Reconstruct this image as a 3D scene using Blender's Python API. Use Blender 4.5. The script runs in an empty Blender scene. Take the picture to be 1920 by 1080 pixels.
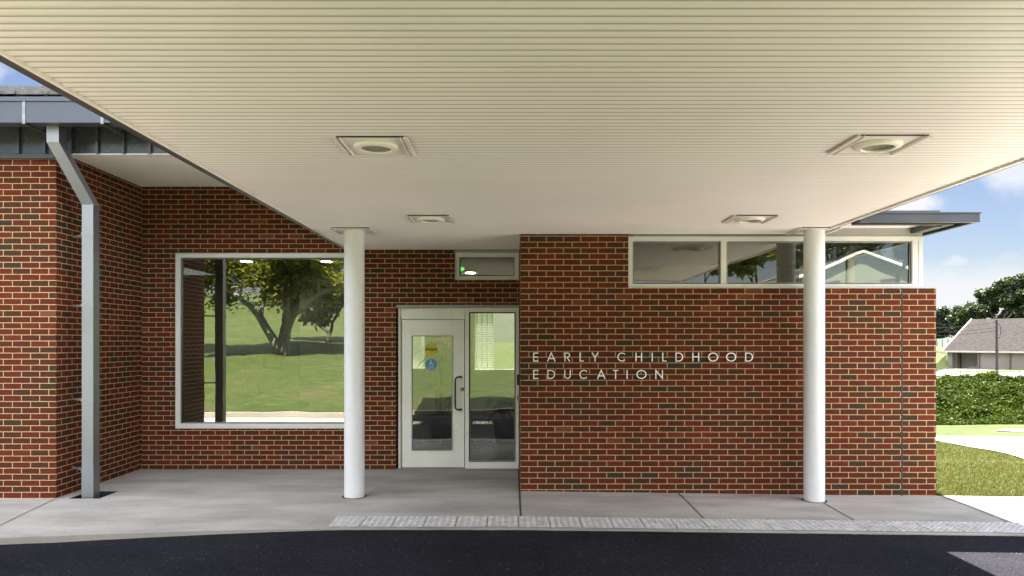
import bpy, bmesh, math, random
import numpy as np
from mathutils import Vector, Matrix, noise as mnoise

sc = bpy.context.scene
COL = sc.collection
R = math.radians
F = 1400.0            # focal length in photo pixels (1920 wide)
CAMZ = 1.76

# ------------------------------------------------------------------ camera
cd = bpy.data.cameras.new('camera')
cam = bpy.data.objects.new('camera', cd)
COL.objects.link(cam)
cam.location = (0, 0, CAMZ)
cam.rotation_euler = (R(90), 0, 0)
cd.sensor_width = 36.0
cd.lens = F / 1920 * 36.0
cd.shift_y = 100.0 / 1920
cd.clip_start = 0.05
cd.clip_end = 3000
sc.camera = cam

# ------------------------------------------------------------------ sun, sky, exposure
SUN_EL = 64.0
sd = bpy.data.lights.new('sun', 'SUN')
sun = bpy.data.objects.new('sun', sd)
COL.objects.link(sun)
sd.energy = 4.6
sd.angle = R(0.53)
sd.color = (1.0, 0.95, 0.87)
sun.rotation_euler = (-R(90 - SUN_EL), 0, 0)
sun.location = (0, 10, 40)

sc.view_settings.view_transform = 'Standard'
sc.view_settings.look = 'None'
sc.view_settings.gamma = 1.0
sc.view_settings.use_curve_mapping = False
sc.view_settings.exposure = 3.22
sc.cycles.max_bounces = 10
sc.cycles.diffuse_bounces = 5
sc.cycles.glossy_bounces = 6
sc.cycles.transparent_max_bounces = 24
sc.cycles.use_denoising = True
sc.cycles.sample_clamp_indirect = 8.0


class NT:
    """small helper to write node trees"""
    def __init__(self, tree):
        self.t = tree
        self.t.nodes.clear()

    def n(self, typ, ins=None, **props):
        nd = self.t.nodes.new(typ)
        for k, v in props.items():
            setattr(nd, k, v)
        for k, v in (ins or {}).items():
            s = nd.inputs[k]
            if hasattr(v, 'is_output') or isinstance(v, bpy.types.NodeSocket):
                self.t.links.new(v, s)
            else:
                if s.type == 'RGBA' and len(v) == 3:
                    v = (*v, 1)
                s.default_value = v
        return nd

    def math(self, op, a, b=0.0, c=0.0, clamp=False):
        nd = self.n('ShaderNodeMath', {0: a, 1: b, 2: c}, operation=op)
        nd.use_clamp = clamp
        return nd.outputs[0]

    def ramp(self, fac, stops, interp='LINEAR'):
        nd = self.n('ShaderNodeValToRGB', {'Fac': fac})
        nd.color_ramp.interpolation = interp
        e = nd.color_ramp.elements
        while len(e) < len(stops):
            e.new(0.5)
        for el, (p, c) in zip(e, stops):
            el.position = p
            el.color = (*c, 1) if len(c) == 3 else c
        return nd.outputs['Color']

    def mix(self, fac, a, b, blend='MIX'):
        nd = self.n('ShaderNodeMix', data_type='RGBA', blend_type=blend)
        for i, v in ((0, fac), (6, a), (7, b)):
            s = nd.inputs[i]
            if isinstance(v, bpy.types.NodeSocket):
                self.t.links.new(v, s)
            else:
                s.default_value = (*v, 1) if (i > 0 and len(v) == 3) else v
        return nd.outputs[2]

    def noise(self, vec, scale, detail=3.0, rough=0.55, out='Fac'):
        ins = {'Scale': scale, 'Detail': detail, 'Roughness': rough}
        if vec is not None:
            ins['Vector'] = vec
        return self.n('ShaderNodeTexNoise', ins).outputs[out]


world = bpy.data.worlds.new('World')
sc.world = world
world.use_nodes = True
w = NT(world.node_tree)
sky = w.n('ShaderNodeTexSky', sky_type='NISHITA')
sky.sun_disc = False
sky.sun_elevation = R(SUN_EL)
sky.sun_rotation = 0.0
sky.air_density = 1.0
sky.dust_density = 0.4
sky.ozone_density = 1.0
SKY_STRENGTH = 0.05
tc = w.n('ShaderNodeTexCoord').outputs['Generated']
nz = w.n('ShaderNodeVectorMath', {0: w.noise(tc, 9.0, 5.0, 0.6, 'Color'), 1: (0.5, 0.5, 0.5)}, operation='SUBTRACT').outputs[0]
nz = w.n('ShaderNodeVectorMath', {0: nz, 3: 0.10}, operation='SCALE').outputs[0]
wd = w.n('ShaderNodeVectorMath', {0: tc, 1: nz}, operation='ADD').outputs[0]


def sky_dir(px, py):
    v = Vector(((px - 960) / F, 1.0, (640 - py) / F))
    return v.normalized()


# fair-weather clouds: a few puffs at their own bearings, plus added fill clouds behind the camera
total = None
for (px, py, rx, rz, amt) in [(1915, 318, 0.040, 0.034, 0.8), (1690, 392, 0.042, 0.016, 0.95), (1795, 494, 0.022, 0.008, 0.5),
                              (1915, 488, 0.030, 0.017, 0.6), (0, 142, 0.024, 0.030, 0.5), (2150, 380, 0.1, 0.05, 0.8)]:
    c = sky_dir(px, py)
    d = w.n('ShaderNodeVectorMath', {0: wd, 1: tuple(c)}, operation='SUBTRACT').outputs[0]
    d = w.n('ShaderNodeVectorMath', {0: d, 1: (1 / rx, 1 / rx, 1 / rz)}, operation='MULTIPLY').outputs[0]
    L = w.n('ShaderNodeVectorMath', {0: d}, operation='LENGTH').outputs['Value']
    m = w.n('ShaderNodeMapRange', {'Value': L, 1: 1.15, 2: 0.35, 3: 0.0, 4: amt}, interpolation_type='SMOOTHSTEP').outputs[0]
    total = m if total is None else w.math('MAXIMUM', total, m)
sep = w.n('ShaderNodeSeparateXYZ', {0: wd})
# the wide scatter only behind the photographer's back and higher up
sc_n = w.noise(w.n('ShaderNodeVectorMath', {0: wd, 1: (1.0, 1.0, 2.2)}, operation='MULTIPLY').outputs[0], 3.2, 6.0, 0.6)
scat = w.n('ShaderNodeMapRange', {'Value': sc_n, 1: 0.40, 2: 0.56, 3: 0.0, 4: 1.0}).outputs[0]
back = w.n('ShaderNodeMapRange', {'Value': sep.outputs[1], 1: 0.15, 2: -0.15, 3: 0.0, 4: 1.0}).outputs[0]
hi = w.n('ShaderNodeMapRange', {'Value': sep.outputs[2], 1: 0.14, 2: 0.30, 3: 0.0, 4: 1.0}, interpolation_type='SMOOTHSTEP').outputs[0]
fill_clouds = w.math('MULTIPLY', w.math('MULTIPLY', scat, back), hi)          # unseen bright clouds, added to light the shaded facade
# pale haze bank near the horizon
hz = w.n('ShaderNodeMapRange', {'Value': sep.outputs[2], 1: 0.105, 2: 0.045, 3: 0.0, 4: 0.75}, interpolation_type='SMOOTHSTEP').outputs[0]
total = w.math('MAXIMUM', total, hz, clamp=True)
base = w.mix(1.0, sky.outputs[0], (0.255, 0.242, 0.262), 'MULTIPLY')
cloud = w.mix(total, base, (2.1, 2.12, 2.2))
cloud = w.mix(fill_clouds, cloud, (14.8, 15.3, 16.8))
bg = w.n('ShaderNodeBackground', {'Color': cloud, 'Strength': SKY_STRENGTH})
w.t.links.new(bg.outputs[0], w.n('ShaderNodeOutputWorld').inputs[0])


# ------------------------------------------------------------------ object helpers
def tag(o, label=None, cat=None, group=None, kind=None):
    if label: o['label'] = label
    if cat: o['category'] = cat
    if group: o['group'] = group
    if kind: o['kind'] = kind
    return o


def empty(name, loc=(0, 0, 0)):
    o = bpy.data.objects.new(name, None)
    o.location = loc
    o.empty_display_size = 0.2
    COL.objects.link(o)
    return o


def world_off(o):
    v = Vector((0, 0, 0))
    while o is not None:
        v += o.location
        o = o.parent
    return v


def link(name, me, parent=None):
    o = bpy.data.objects.new(name, me)
    COL.objects.link(o)
    if parent is not None:
        o.parent = parent
        o.location = -world_off(parent)
    return o


class MB:
    """collects faces in world coordinates and links them as ONE mesh object"""
    def __init__(self):
        self.v, self.f, self.m, self.s = [], [], [], []

    def face(self, pts, mi=0, smooth=False):
        b = len(self.v)
        self.v += [tuple(p) for p in pts]
        self.f.append(tuple(range(b, b + len(pts))))
        self.m.append(mi)
        self.s.append(smooth)

    def mesh(self, vs, fs, mi=0, smooth=False):
        b = len(self.v)
        self.v += [tuple(p) for p in vs]
        for f in fs:
            self.f.append(tuple(i + b for i in f))
            self.m.append(mi)
            self.s.append(smooth)

    def box(self, x0, x1, y0, y1, z0, z1, mi=0):
        if x0 > x1: x0, x1 = x1, x0
        if y0 > y1: y0, y1 = y1, y0
        if z0 > z1: z0, z1 = z1, z0
        vs = [(x0, y0, z0), (x1, y0, z0), (x1, y1, z0), (x0, y1, z0), (x0, y0, z1), (x1, y0, z1), (x1, y1, z1), (x0, y1, z1)]
        fs = [(0, 3, 2, 1), (4, 5, 6, 7), (0, 1, 5, 4), (1, 2, 6, 5), (2, 3, 7, 6), (3, 0, 4, 7)]
        self.mesh(vs, fs, mi)
        return self

    def obox(self, c, ax, ay, az, hx, hy, hz, mi=0):
        c, ax, ay, az = Vector(c), Vector(ax).normalized(), Vector(ay).normalized(), Vector(az).normalized()
        vs = []
        for sz in (-1, 1):
            for sx, sy in ((-1, -1), (1, -1), (1, 1), (-1, 1)):
                vs.append(c + ax * hx * sx + ay * hy * sy + az * hz * sz)
        fs = [(0, 3, 2, 1), (4, 5, 6, 7), (0, 1, 5, 4), (1, 2, 6, 5), (2, 3, 7, 6), (3, 0, 4, 7)]
        self.mesh(vs, fs, mi)
        return self

    def cyl(self, x, y, z0, z1, r, n=48, mi=0, r1=None, caps=True):
        r1 = r if r1 is None else r1
        vs = []
        for k in range(n):
            a = 2 * math.pi * k / n
            vs.append((x + r * math.cos(a), y + r * math.sin(a), z0))
        for k in range(n):
            a = 2 * math.pi * k / n
            vs.append((x + r1 * math.cos(a), y + r1 * math.sin(a), z1))
        self.mesh(vs, [(k, (k + 1) % n, n + (k + 1) % n, n + k) for k in range(n)], mi, True)
        if caps:
            self.mesh(vs[:n][::-1], [tuple(range(n))], mi)
            self.mesh(vs[n:], [tuple(range(n))], mi)
        return self

    def lathe(self, x, y, prof, n=48, mi=0):
        vs = []
        for (r, z) in prof:
            for k in range(n):
                a = 2 * math.pi * k / n
                vs.append((x + r * math.cos(a), y + r * math.sin(a), z))
        fs = []
        for i in range(len(prof) - 1):
            for k in range(n):
                fs.append((i * n + k, i * n + (k + 1) % n, (i + 1) * n + (k + 1) % n, (i + 1) * n + k))
        self.mesh(vs, fs, mi, True)
        return self

    def tube(self, pts, rad, n=8, mi=0, caps=True):
        pts = [Vector(p) for p in pts]
        rad = [rad] * len(pts) if not isinstance(rad, (list, tuple)) else rad
        vs = []
        up = None
        for i, p in enumerate(pts):
            t = (pts[min(i + 1, len(pts) - 1)] - pts[max(i - 1, 0)]).normalized()
            if up is None:
                up = Vector((0, 0, 1)) if abs(t.z) < 0.9 else Vector((1, 0, 0))
            a = t.cross(up)
            if a.length < 1e-6: a = t.orthogonal()
            a.normalize()
            b = t.cross(a).normalized()
            up = b.cross(t) if b.length > 0 else up
            up = a.cross(t)
            for k in range(n):
                th = 2 * math.pi * k / n
                vs.append(p + (a * math.cos(th) + b * math.sin(th)) * rad[i])
        fs = []
        for i in range(len(pts) - 1):
            for k in range(n):
                fs.append((i * n + k, i * n + (k + 1) % n, (i + 1) * n + (k + 1) % n, (i + 1) * n + k))
        self.mesh(vs, fs, mi, True)
        if caps:
            self.mesh(vs[:n][::-1], [tuple(range(n))], mi)
            self.mesh(vs[-n:], [tuple(range(n))], mi)
        return self

    def build(self, name, mats, parent=None, uv=None, bevel=0.0):
        me = bpy.data.meshes.new(name)
        me.from_pydata(self.v, [], self.f)
        mats = mats if isinstance(mats, (list, tuple)) else [mats]
        for m in mats: me.materials.append(m)
        me.polygons.foreach_set('material_index', self.m)
        me.polygons.foreach_set('use_smooth', self.s)
        me.update()
        bm = bmesh.new()
        bm.from_mesh(me)
        if bevel > 0:
            bmesh.ops.remove_doubles(bm, verts=bm.verts, dist=1e-5)
            es = [e for e in bm.edges if len(e.link_faces) == 2 and e.calc_face_angle(0) > R(40)]
            bmesh.ops.bevel(bm, geom=es, offset=bevel, segments=2, profile=0.6, affect='EDGES', clamp_overlap=True)
        if uv is not None:                       # metres along the wall, with the wall's own bond phase
            ux, uy, vz = uv
            lay = bm.loops.layers.uv.new('UVMap')
            for f in bm.faces:
                n = f.normal
                for l in f.loops:
                    c = l.vert.co
                    if abs(n.x) > max(abs(n.y), abs(n.z)):
                        l[lay].uv = (c.y - uy, c.z - vz)
                    elif abs(n.z) > abs(n.y):
                        l[lay].uv = (c.x - ux, c.y - vz)
                    else:
                        l[lay].uv = (c.x - ux, c.z - vz)
        bm.to_mesh(me)
        bm.free()
        return link(name, me, parent)


def wall_with_holes(mb, x0, x1, y0, y1, z0, z1, holes, mi=0):
    """a solid wall running in x with rectangular openings, as butted blocks without internal faces in view"""
    xs = sorted({x0, x1, *[h[0] for h in holes], *[h[1] for h in holes]})
    zs = sorted({z0, z1, *[h[2] for h in holes], *[h[3] for h in holes]})
    xs = [x for x in xs if x0 <= x <= x1]
    zs = [z for z in zs if z0 <= z <= z1]
    nx, nz_ = len(xs) - 1, len(zs) - 1
    solid = [[not any(h[0] < (xs[i] + xs[i + 1]) / 2 < h[1] and h[2] < (zs[j] + zs[j + 1]) / 2 < h[3] for h in holes)
              for j in range(nz_)] for i in range(nx)]

    def S(i, j):
        return 0 <= i < nx and 0 <= j < nz_ and solid[i][j]
    for i in range(nx):
        for j in range(nz_):
            if not solid[i][j]: continue
            a, b, c, d = xs[i], xs[i + 1], zs[j], zs[j + 1]
            mb.face([(a, y0, c), (b, y0, c), (b, y0, d), (a, y0, d)], mi)
            mb.face([(b, y1, c), (a, y1, c), (a, y1, d), (b, y1, d)], mi)
            if not S(i - 1, j): mb.face([(a, y1, c), (a, y0, c), (a, y0, d), (a, y1, d)], mi)
            if not S(i + 1, j): mb.face([(b, y0, c), (b, y1, c), (b, y1, d), (b, y0, d)], mi)
            if not S(i, j - 1): mb.face([(a, y0, c), (a, y1, c), (b, y1, c), (b, y0, c)], mi)
            if not S(i, j + 1): mb.face([(a, y0, d), (b, y0, d), (b, y1, d), (a, y1, d)], mi)


def quads_mesh(name, V, mat, parent=None):
    """V: (n,4,3) float array of separate quads"""
    n = len(V)
    me = bpy.data.meshes.new(name)
    me.vertices.add(n * 4)
    me.vertices.foreach_set('co', np.ascontiguousarray(V, dtype=np.float32).reshape(-1))
    me.loops.add(n * 4)
    me.loops.foreach_set('vertex_index', np.arange(n * 4, dtype=np.int32))
    me.polygons.add(n)
    me.polygons.foreach_set('loop_start', np.arange(0, n * 4, 4, dtype=np.int32))
    me.polygons.foreach_set('loop_total', np.full(n, 4, dtype=np.int32))
    me.materials.append(mat)
    me.update(calc_edges=True)
    return link(name, me, parent)


# ------------------------------------------------------------------ materials
def new_mat(name):
    m = bpy.data.materials.new(name)
    m.use_nodes = True
    return m, NT(m.node_tree)


def finish(t, bsdf, bump=None, strength=0.3, dist=0.01):
    if bump is not None:
        b = t.n('ShaderNodeBump', {'Height': bump, 'Strength': strength, 'Distance': dist})
        t.t.links.new(b.outputs[0], bsdf.inputs['Normal'])
    t.t.links.new(bsdf.outputs[0], t.n('ShaderNodeOutputMaterial').inputs[0])


def paint(name, col, rough=0.45, metal=0.0, var=0.05, scale=3.0, bump=0.0, spec=0.5, streak=False):
    m, t = new_mat(name)
    pos = t.n('ShaderNodeNewGeometry').outputs['Position']
    if streak:
        pos2 = t.n('ShaderNodeVectorMath', {0: pos, 1: (6.0, 6.0, 0.5)}, operation='MULTIPLY').outputs[0]
    else:
        pos2 = pos
    nf = t.noise(pos2, scale, 5.0, 0.6)
    dark = tuple(c * (1 - 2 * var) for c in col)
    lite = tuple(min(1, c * (1 + var)) for c in col)
    c = t.ramp(nf, [(0.3, dark), (0.7, lite)])
    rr = t.n('ShaderNodeMapRange', {'Value': t.noise(pos, scale * 4, 4.0), 1: 0.3, 2: 0.7, 3: max(0.03, rough - 0.08), 4: rough + 0.08}).outputs[0]
    b = t.n('ShaderNodeBsdfPrincipled', {'Base Color': c, 'Roughness': rr, 'Metallic': metal, 'Specular IOR Level': spec})
    finish(t, b, t.noise(pos, 60.0, 3.0) if bump else None, bump, 0.002)
    return m


def brick_mat():
    m, t = new_mat('red_brick')
    uv = t.n('ShaderNodeUVMap').outputs[0]
    pos = t.n('ShaderNodeNewGeometry').outputs['Position']
    # slightly wavy arrises
    wob = t.n('ShaderNodeVectorMath', {0: t.noise(uv, 26.0, 3.0, 0.6, 'Color'), 1: (0.5, 0.5, 0.5)}, operation='SUBTRACT').outputs[0]
    wob = t.n('ShaderNodeVectorMath', {0: wob, 3: 0.0065}, operation='SCALE').outputs[0]
    vec = t.n('ShaderNodeVectorMath', {0: uv, 1: wob}, operation='ADD').outputs[0]
    br = t.n('ShaderNodeTexBrick', {'Vector': vec, 'Color1': (0, 0, 0, 1), 'Color2': (1, 1, 1, 1), 'Mortar': (0.5, 0.5, 0.5, 1), 'Scale': 1.0,
                                   'Mortar Size': 0.0054, 'Mortar Smooth': 0.25, 'Bias': 0.0, 'Brick Width': 0.2032, 'Row Height': 0.0677})
    br.offset = 0.5
    tint = t.n('ShaderNodeSeparateColor', {0: br.outputs['Color']}).outputs[0]
    area = t.noise(uv, 0.55, 2.0, 0.5)
    band = t.noise(t.n('ShaderNodeVectorMath', {0: uv, 1: (0.10, 0.95, 1.0)}, operation='MULTIPLY').outputs[0], 1.0, 2.0, 0.5)
    tint = t.math('MULTIPLY_ADD', tint, 0.86, 0.07)
    tint = t.math('ADD', tint, t.math('MULTIPLY', t.math('SUBTRACT', area, 0.5), 0.35))
    tint = t.math('ADD', tint, t.math('MULTIPLY', t.math('SUBTRACT', band, 0.5), 0.75), clamp=True)
    col = t.ramp(tint, [(0.0, (0.042, 0.031, 0.021)), (0.06, (0.044, 0.031, 0.020)), (0.14, (0.062, 0.0275, 0.0155)), (0.34, (0.076, 0.0245, 0.0135)),
                        (0.52, (0.089, 0.0230, 0.0125)), (0.76, (0.106, 0.0235, 0.0125)), (0.95, (0.122, 0.028, 0.0145)), (1.0, (0.155, 0.058, 0.029))])
    # fired-face mottling within each brick, streaked along its length
    sv = t.n('ShaderNodeVectorMath', {0: uv, 1: (38.0, 90.0, 1.0)}, operation='MULTIPLY').outputs[0]
    mott = t.noise(sv, 1.0, 5.0, 0.7)
    col = t.mix(1.0, col, t.ramp(mott, [(0.25, (0.66, 0.66, 0.68)), (0.75, (1.30, 1.25, 1.2))]), 'MULTIPLY')
    mort = t.ramp(t.noise(uv, 30.0, 5.0, 0.7), [(0.3, (0.385, 0.255, 0.125)), (0.7, (0.55, 0.38, 0.195))])
    fac = br.outputs['Fac']
    # mortar dirt and lime smears at wall scale
    smear = t.n('ShaderNodeMapRange', {'Value': t.noise(uv, 14.0, 6.0, 0.75), 1: 0.66, 2: 0.80, 3: 0.0, 4: 0.35}).outputs[0]
    col = t.mix(smear, col, (0.20, 0.12, 0.075))
    col = t.mix(fac, col, mort)
    h = t.math('SUBTRACT', 1.0, fac)
    h = t.math('ADD', t.math('MULTIPLY', h, 1.0), t.math('MULTIPLY', t.noise(uv, 120.0, 4.0, 0.7), 0.22))
    b = t.n('ShaderNodeBsdfPrincipled', {'Base Color': col, 'Roughness': 0.88, 'Specular IOR Level': 0.10})
    finish(t, b, h, 0.85, 0.008)
    return m


def concrete_mat(name, base, var=0.16, warm=0.0, stains=True):
    m, t = new_mat(name)
    pos = t.n('ShaderNodeNewGeometry').outputs['Position']
    str_ = t.n('ShaderNodeVectorMath', {0: pos, 1: (0.75, 1.9, 1.0)}, operation='MULTIPLY').outputs[0]
    a = t.noise(str_, 1.3, 6.0, 0.62)
    c = t.ramp(a, [(0.25, tuple(x * (1 - 1.5 * var) for x in base)), (0.55, base), (0.8, tuple(x * (1 + var) for x in base))])
    fine = t.noise(pos, 70.0, 4.0, 0.7)
    c = t.mix(1.0, c, t.ramp(fine, [(0.3, (0.86, 0.86, 0.86)), (0.7, (1.1, 1.1, 1.1))]), 'MULTIPLY')
    if stains:
        st = t.n('ShaderNodeMapRange', {'Value': t.noise(pos, 4.5, 6.0, 0.72), 1: 0.58, 2: 0.78, 3: 0.0, 4: 0.42}).outputs[0]
        c = t.mix(st, c, (base[0] * 0.55, base[1] * 0.5, base[2] * 0.44))
        sp = t.n('ShaderNodeMapRange', {'Value': t.noise(pos, 38.0, 2.0, 0.5), 1: 0.735, 2: 0.765, 3: 0.0, 4: 0.6}).outputs[0]
        c = t.mix(sp, c, (0.10, 0.085, 0.07))
    b = t.n('ShaderNodeBsdfPrincipled', {'Base Color': c, 'Roughness': 0.78, 'Specular IOR Level': 0.4})
    bmp = t.math('ADD', t.math('MULTIPLY', fine, 0.5), t.math('MULTIPLY', t.noise(str_, 18.0, 3.0), 0.8))
    finish(t, b, bmp, 0.25, 0.004)
    return m


def asphalt_mat(name='fresh_asphalt', col=(0.0140, 0.0140, 0.0182)):
    m, t = new_mat(name)
    pos = t.n('ShaderNodeNewGeometry').outputs['Position']
    vor = t.n('ShaderNodeTexVoronoi', {'Vector': pos, 'Scale': 95.0})
    g = t.n('ShaderNodeSeparateColor', {0: vor.outputs['Color']}).outputs[0]
    c = t.ramp(g, [(0.0, tuple(x * 0.55 for x in col)), (0.7, col), (0.95, tuple(x * 1.35 for x in col)), (0.993, tuple(x * 1.5 for x in col)), (1.0, (0.11, 0.105, 0.10))])
    patch = t.noise(pos, 0.9, 5.0, 0.6)
    c = t.mix(1.0, c, t.ramp(patch, [(0.3, (0.78, 0.78, 0.8)), (0.7, (1.3, 1.28, 1.25))]), 'MULTIPLY')
    dust = t.n('ShaderNodeMapRange', {'Value': t.noise(pos, 2.6, 6.0, 0.75), 1: 0.60, 2: 0.80, 3: 0.0, 4: 0.22}).outputs[0]
    c = t.mix(dust, c, (0.07, 0.065, 0.06))
    b = t.n('ShaderNodeBsdfPrincipled', {'Base Color': c, 'Roughness': 0.9, 'Specular IOR Level': 0.06})
    finish(t, b, vor.outputs['Distance'], 0.5, 0.006)
    return m


def grass_mat(name='lawn', a=(0.024, 0.043, 0.008), b_=(0.066, 0.090, 0.020), dry=(0.105, 0.092, 0.037)):
    m, t = new_mat(name)
    pos = t.n('ShaderNodeNewGeometry').outputs['Position']
    n1 = t.noise(pos, 0.45, 5.0, 0.6)
    n2 = t.noise(pos, 22.0, 4.0, 0.7)
    n3 = t.noise(pos, 3.2, 6.0, 0.7)
    c = t.ramp(n2, [(0.3, a), (0.7, b_)])
    c = t.mix(1.0, c, t.ramp(n3, [(0.3, (0.50, 0.56, 0.5)), (0.7, (1.40, 1.32, 1.2))]), 'MULTIPLY')
    c = t.mix(1.0, c, t.ramp(t.noise(pos, 9.0, 5.0, 0.75), [(0.32, (0.55, 0.58, 0.55)), (0.68, (1.4, 1.36, 1.3))]), 'MULTIPLY')
    d = t.n('ShaderNodeMapRange', {'Value': n1, 1: 0.5, 2: 0.68, 3: 0.0, 4: 0.7}).outputs[0]
    c = t.mix(d, c, t.ramp(n2, [(0.3, tuple(x * 0.6 for x in dry)), (0.7, dry)]))
    b = t.n('ShaderNodeBsdfPrincipled', {'Base Color': c, 'Roughness': 0.85, 'Specular IOR Level': 0.2})
    finish(t, b, t.noise(pos, 45.0, 4.0, 0.75), 0.9, 0.03)
    return m


def leaf_mat(name, dark, lite, trans=0.30, spec=0.35):
    m, t = new_mat(name)
    g = t.n('ShaderNodeNewGeometry')
    c = t.ramp(g.outputs['Random Per Island'], [(0.0, dark), (0.6, tuple((a + b) / 2 for a, b in zip(dark, lite))), (1.0, lite)])
    p = t.n('ShaderNodeBsdfPrincipled', {'Base Color': c, 'Roughness': 0.5, 'Specular IOR Level': spec})
    tr = t.n('ShaderNodeBsdfTranslucent', {'Color': t.mix(1.0, c, (1.25, 1.35, 0.7), 'MULTIPLY')})
    mx = t.n('ShaderNodeMixShader', {0: trans, 1: p.outputs[0], 2: tr.outputs[0]})
    t.t.links.new(mx.outputs[0], t.n('ShaderNodeOutputMaterial').inputs[0])
    return m


def glass_mat(name, refl, tint):
    m, t = new_mat(name)
    lw = t.n('ShaderNodeLayerWeight', {'Blend': 0.25}).outputs['Fresnel']
    f = t.math('ADD', refl, t.math('MULTIPLY', lw, 0.5), clamp=True)
    tr = t.n('ShaderNodeBsdfTransparent', {'Color': tint})
    wv = t.noise(t.n('ShaderNodeNewGeometry').outputs['Position'], 1.3, 1.0, 0.4)
    bmp = t.n('ShaderNodeBump', {'Height': wv, 'Strength': 1.0, 'Distance': 0.0022})
    gl = t.n('ShaderNodeBsdfGlossy', {'Color': (1.0, 1.0, 0.97), 'Roughness': 0.0, 'Normal': bmp.outputs[0]})
    mx = t.n('ShaderNodeMixShader', {0: f, 1: tr.outputs[0], 2: gl.outputs[0]})
    t.t.links.new(mx.outputs[0], t.n('ShaderNodeOutputMaterial').inputs[0])
    return m


def emit_mat(name, col, s):
    m, t = new_mat(name)
    e = t.n('ShaderNodeEmission', {'Color': col, 'Strength': s})
    t.t.links.new(e.outputs[0], t.n('ShaderNodeOutputMaterial').inputs[0])
    return m


BRICK = brick_mat()
CONC = concrete_mat('pavement_concrete', (0.318, 0.298, 0.270), 0.26)
CONC_PALE = concrete_mat('pale_concrete', (0.50, 0.47, 0.43), 0.10)
KERB_M = concrete_mat('kerb_concrete', (0.30, 0.27, 0.22), 0.22)
TILE_M = paint('tactile_tile', (0.41, 0.40, 0.385), 0.55, 0, 0.14, 9.0, 0.2)
JOINT = paint('joint_filler', (0.045, 0.038, 0.032), 0.9, 0, 0.2)
ASPH = asphalt_mat()
ASPH_OLD = paint('worn_road', (0.115, 0.105, 0.10), 0.9, 0, 0.12, 0.3)
SOFFIT = paint('cream_soffit_paint', (0.90, 0.825, 0.79), 0.42, 0, 0.025, 0.8)
WHITE = paint('white_column_paint', (0.70, 0.70, 0.70), 0.32, 0, 0.010, 5.0)
CREAM = paint('cream_frame_paint', (0.76, 0.75, 0.655), 0.34, 0, 0.03, 4.0)
FRAME = paint('clear_aluminium', (0.70, 0.69, 0.655), 0.36, 0.0, 0.03, 5.0)
SHADOWGAP = paint('gasket_and_gap_shade', (0.012, 0.012, 0.013), 0.6)
BRONZE = paint('dark_bronze_metal', (0.060, 0.056, 0.056), 0.42, 0.0, 0.08, 2.0)
SLATE = paint('slate_grey_metal', (0.058, 0.060, 0.070), 0.36, 0.0, 0.05, 1.5)
GUTTER_M = paint('gutter_grey_metal', (0.10, 0.112, 0.132), 0.40, 0.45, 0.03, 1.2)
SPOUT_M = paint('downspout_grey_metal', (0.30, 0.312, 0.322), 0.46, 0.85, 0.02, 1.2)
PANEL_M = paint('seamed_panel_metal', (0.075, 0.080, 0.085), 0.25, 0.3, 0.06, 1.5)
HEAD_M = paint('header_grey_panel', (0.33, 0.32, 0.30), 0.45, 0.0, 0.04)
STEEL = paint('galvanised_steel', (0.30, 0.31, 0.32), 0.42, 0.35, 0.18, 12.0)
DARKSTEEL = paint('bronze_handle', (0.07, 0.062, 0.055), 0.28, 0.8, 0.1, 10.0)
SHINGLE = paint('weathered_shingle', (0.17, 0.165, 0.16), 0.9, 0, 0.25, 14.0, 0.5)
REFLECT = paint('lamp_reflector', (0.28, 0.235, 0.19), 0.35, 0.1, 0.08, 20.0)
WALLP = paint('interior_wall_paint', (0.50, 0.49, 0.43), 0.7, 0, 0.03)
CEILP = paint('interior_ceiling_tile', (0.34, 0.33, 0.29), 0.8, 0, 0.04)
FLOORP = paint('interior_floor_tile', (0.16, 0.15, 0.14), 0.3, 0, 0.12)
BLACK = paint('black_plastic', (0.012, 0.012, 0.012), 0.35)
YELLOW = paint('yellow_sticker', (0.60, 0.46, 0.012), 0.4)
BLUE = paint('blue_sticker', (0.055, 0.22, 0.38), 0.4)
OFFWHITE = paint('sticker_print', (0.75, 0.78, 0.80), 0.4)
LETTER = paint('white_letter_enamel', (0.95, 0.945, 0.93), 0.35, 0, 0.005)
GLASS = glass_mat('window_glass', 0.28, (0.56, 0.58, 0.53))
GLASS_UP = glass_mat('clerestory_glass', 0.13, (0.82, 0.83, 0.78))
GLASS_SIDE = glass_mat('clear_glass', 0.03, (0.93, 0.94, 0.92))
GLASS_DOOR = glass_mat('door_glass', 0.17, (0.62, 0.64, 0.58))
LAMP = emit_mat('ceiling_lamp_glow', (1.0, 0.95, 0.84), 16.0)
EXITG = emit_mat('green_sign_glow', (0.08, 0.75, 0.10), 0.9)
LAWN = grass_mat()
FARLAWN = grass_mat('bright_lawn', (0.034, 0.055, 0.010), (0.070, 0.098, 0.020), (0.09, 0.10, 0.03))
BARK = paint('grey_bark', (0.22, 0.20, 0.17), 0.9, 0, 0.35, 9.0, 0.8)
DARKBARK = paint('dark_bark', (0.055, 0.047, 0.04), 0.9, 0, 0.3, 9.0, 0.8)
BLADE = leaf_mat('grass_blade', (0.038, 0.055, 0.009), (0.135, 0.122, 0.042), 0.35, 0.10)
KUDZU = leaf_mat('kudzu_leaf', (0.012, 0.026, 0.003), (0.060, 0.078, 0.010), 0.2, 0.04)
LEAF_Y = leaf_mat('yellow_green_leaf', (0.085, 0.10, 0.014), (0.22, 0.215, 0.035), 0.5, 0.2)
LEAF_G = leaf_mat('mid_green_leaf', (0.030, 0.052, 0.014), (0.085, 0.115, 0.030), 0.3)
LEAF_D = leaf_mat('dark_green_leaf', (0.018, 0.032, 0.013), (0.055, 0.075, 0.026), 0.22)
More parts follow.
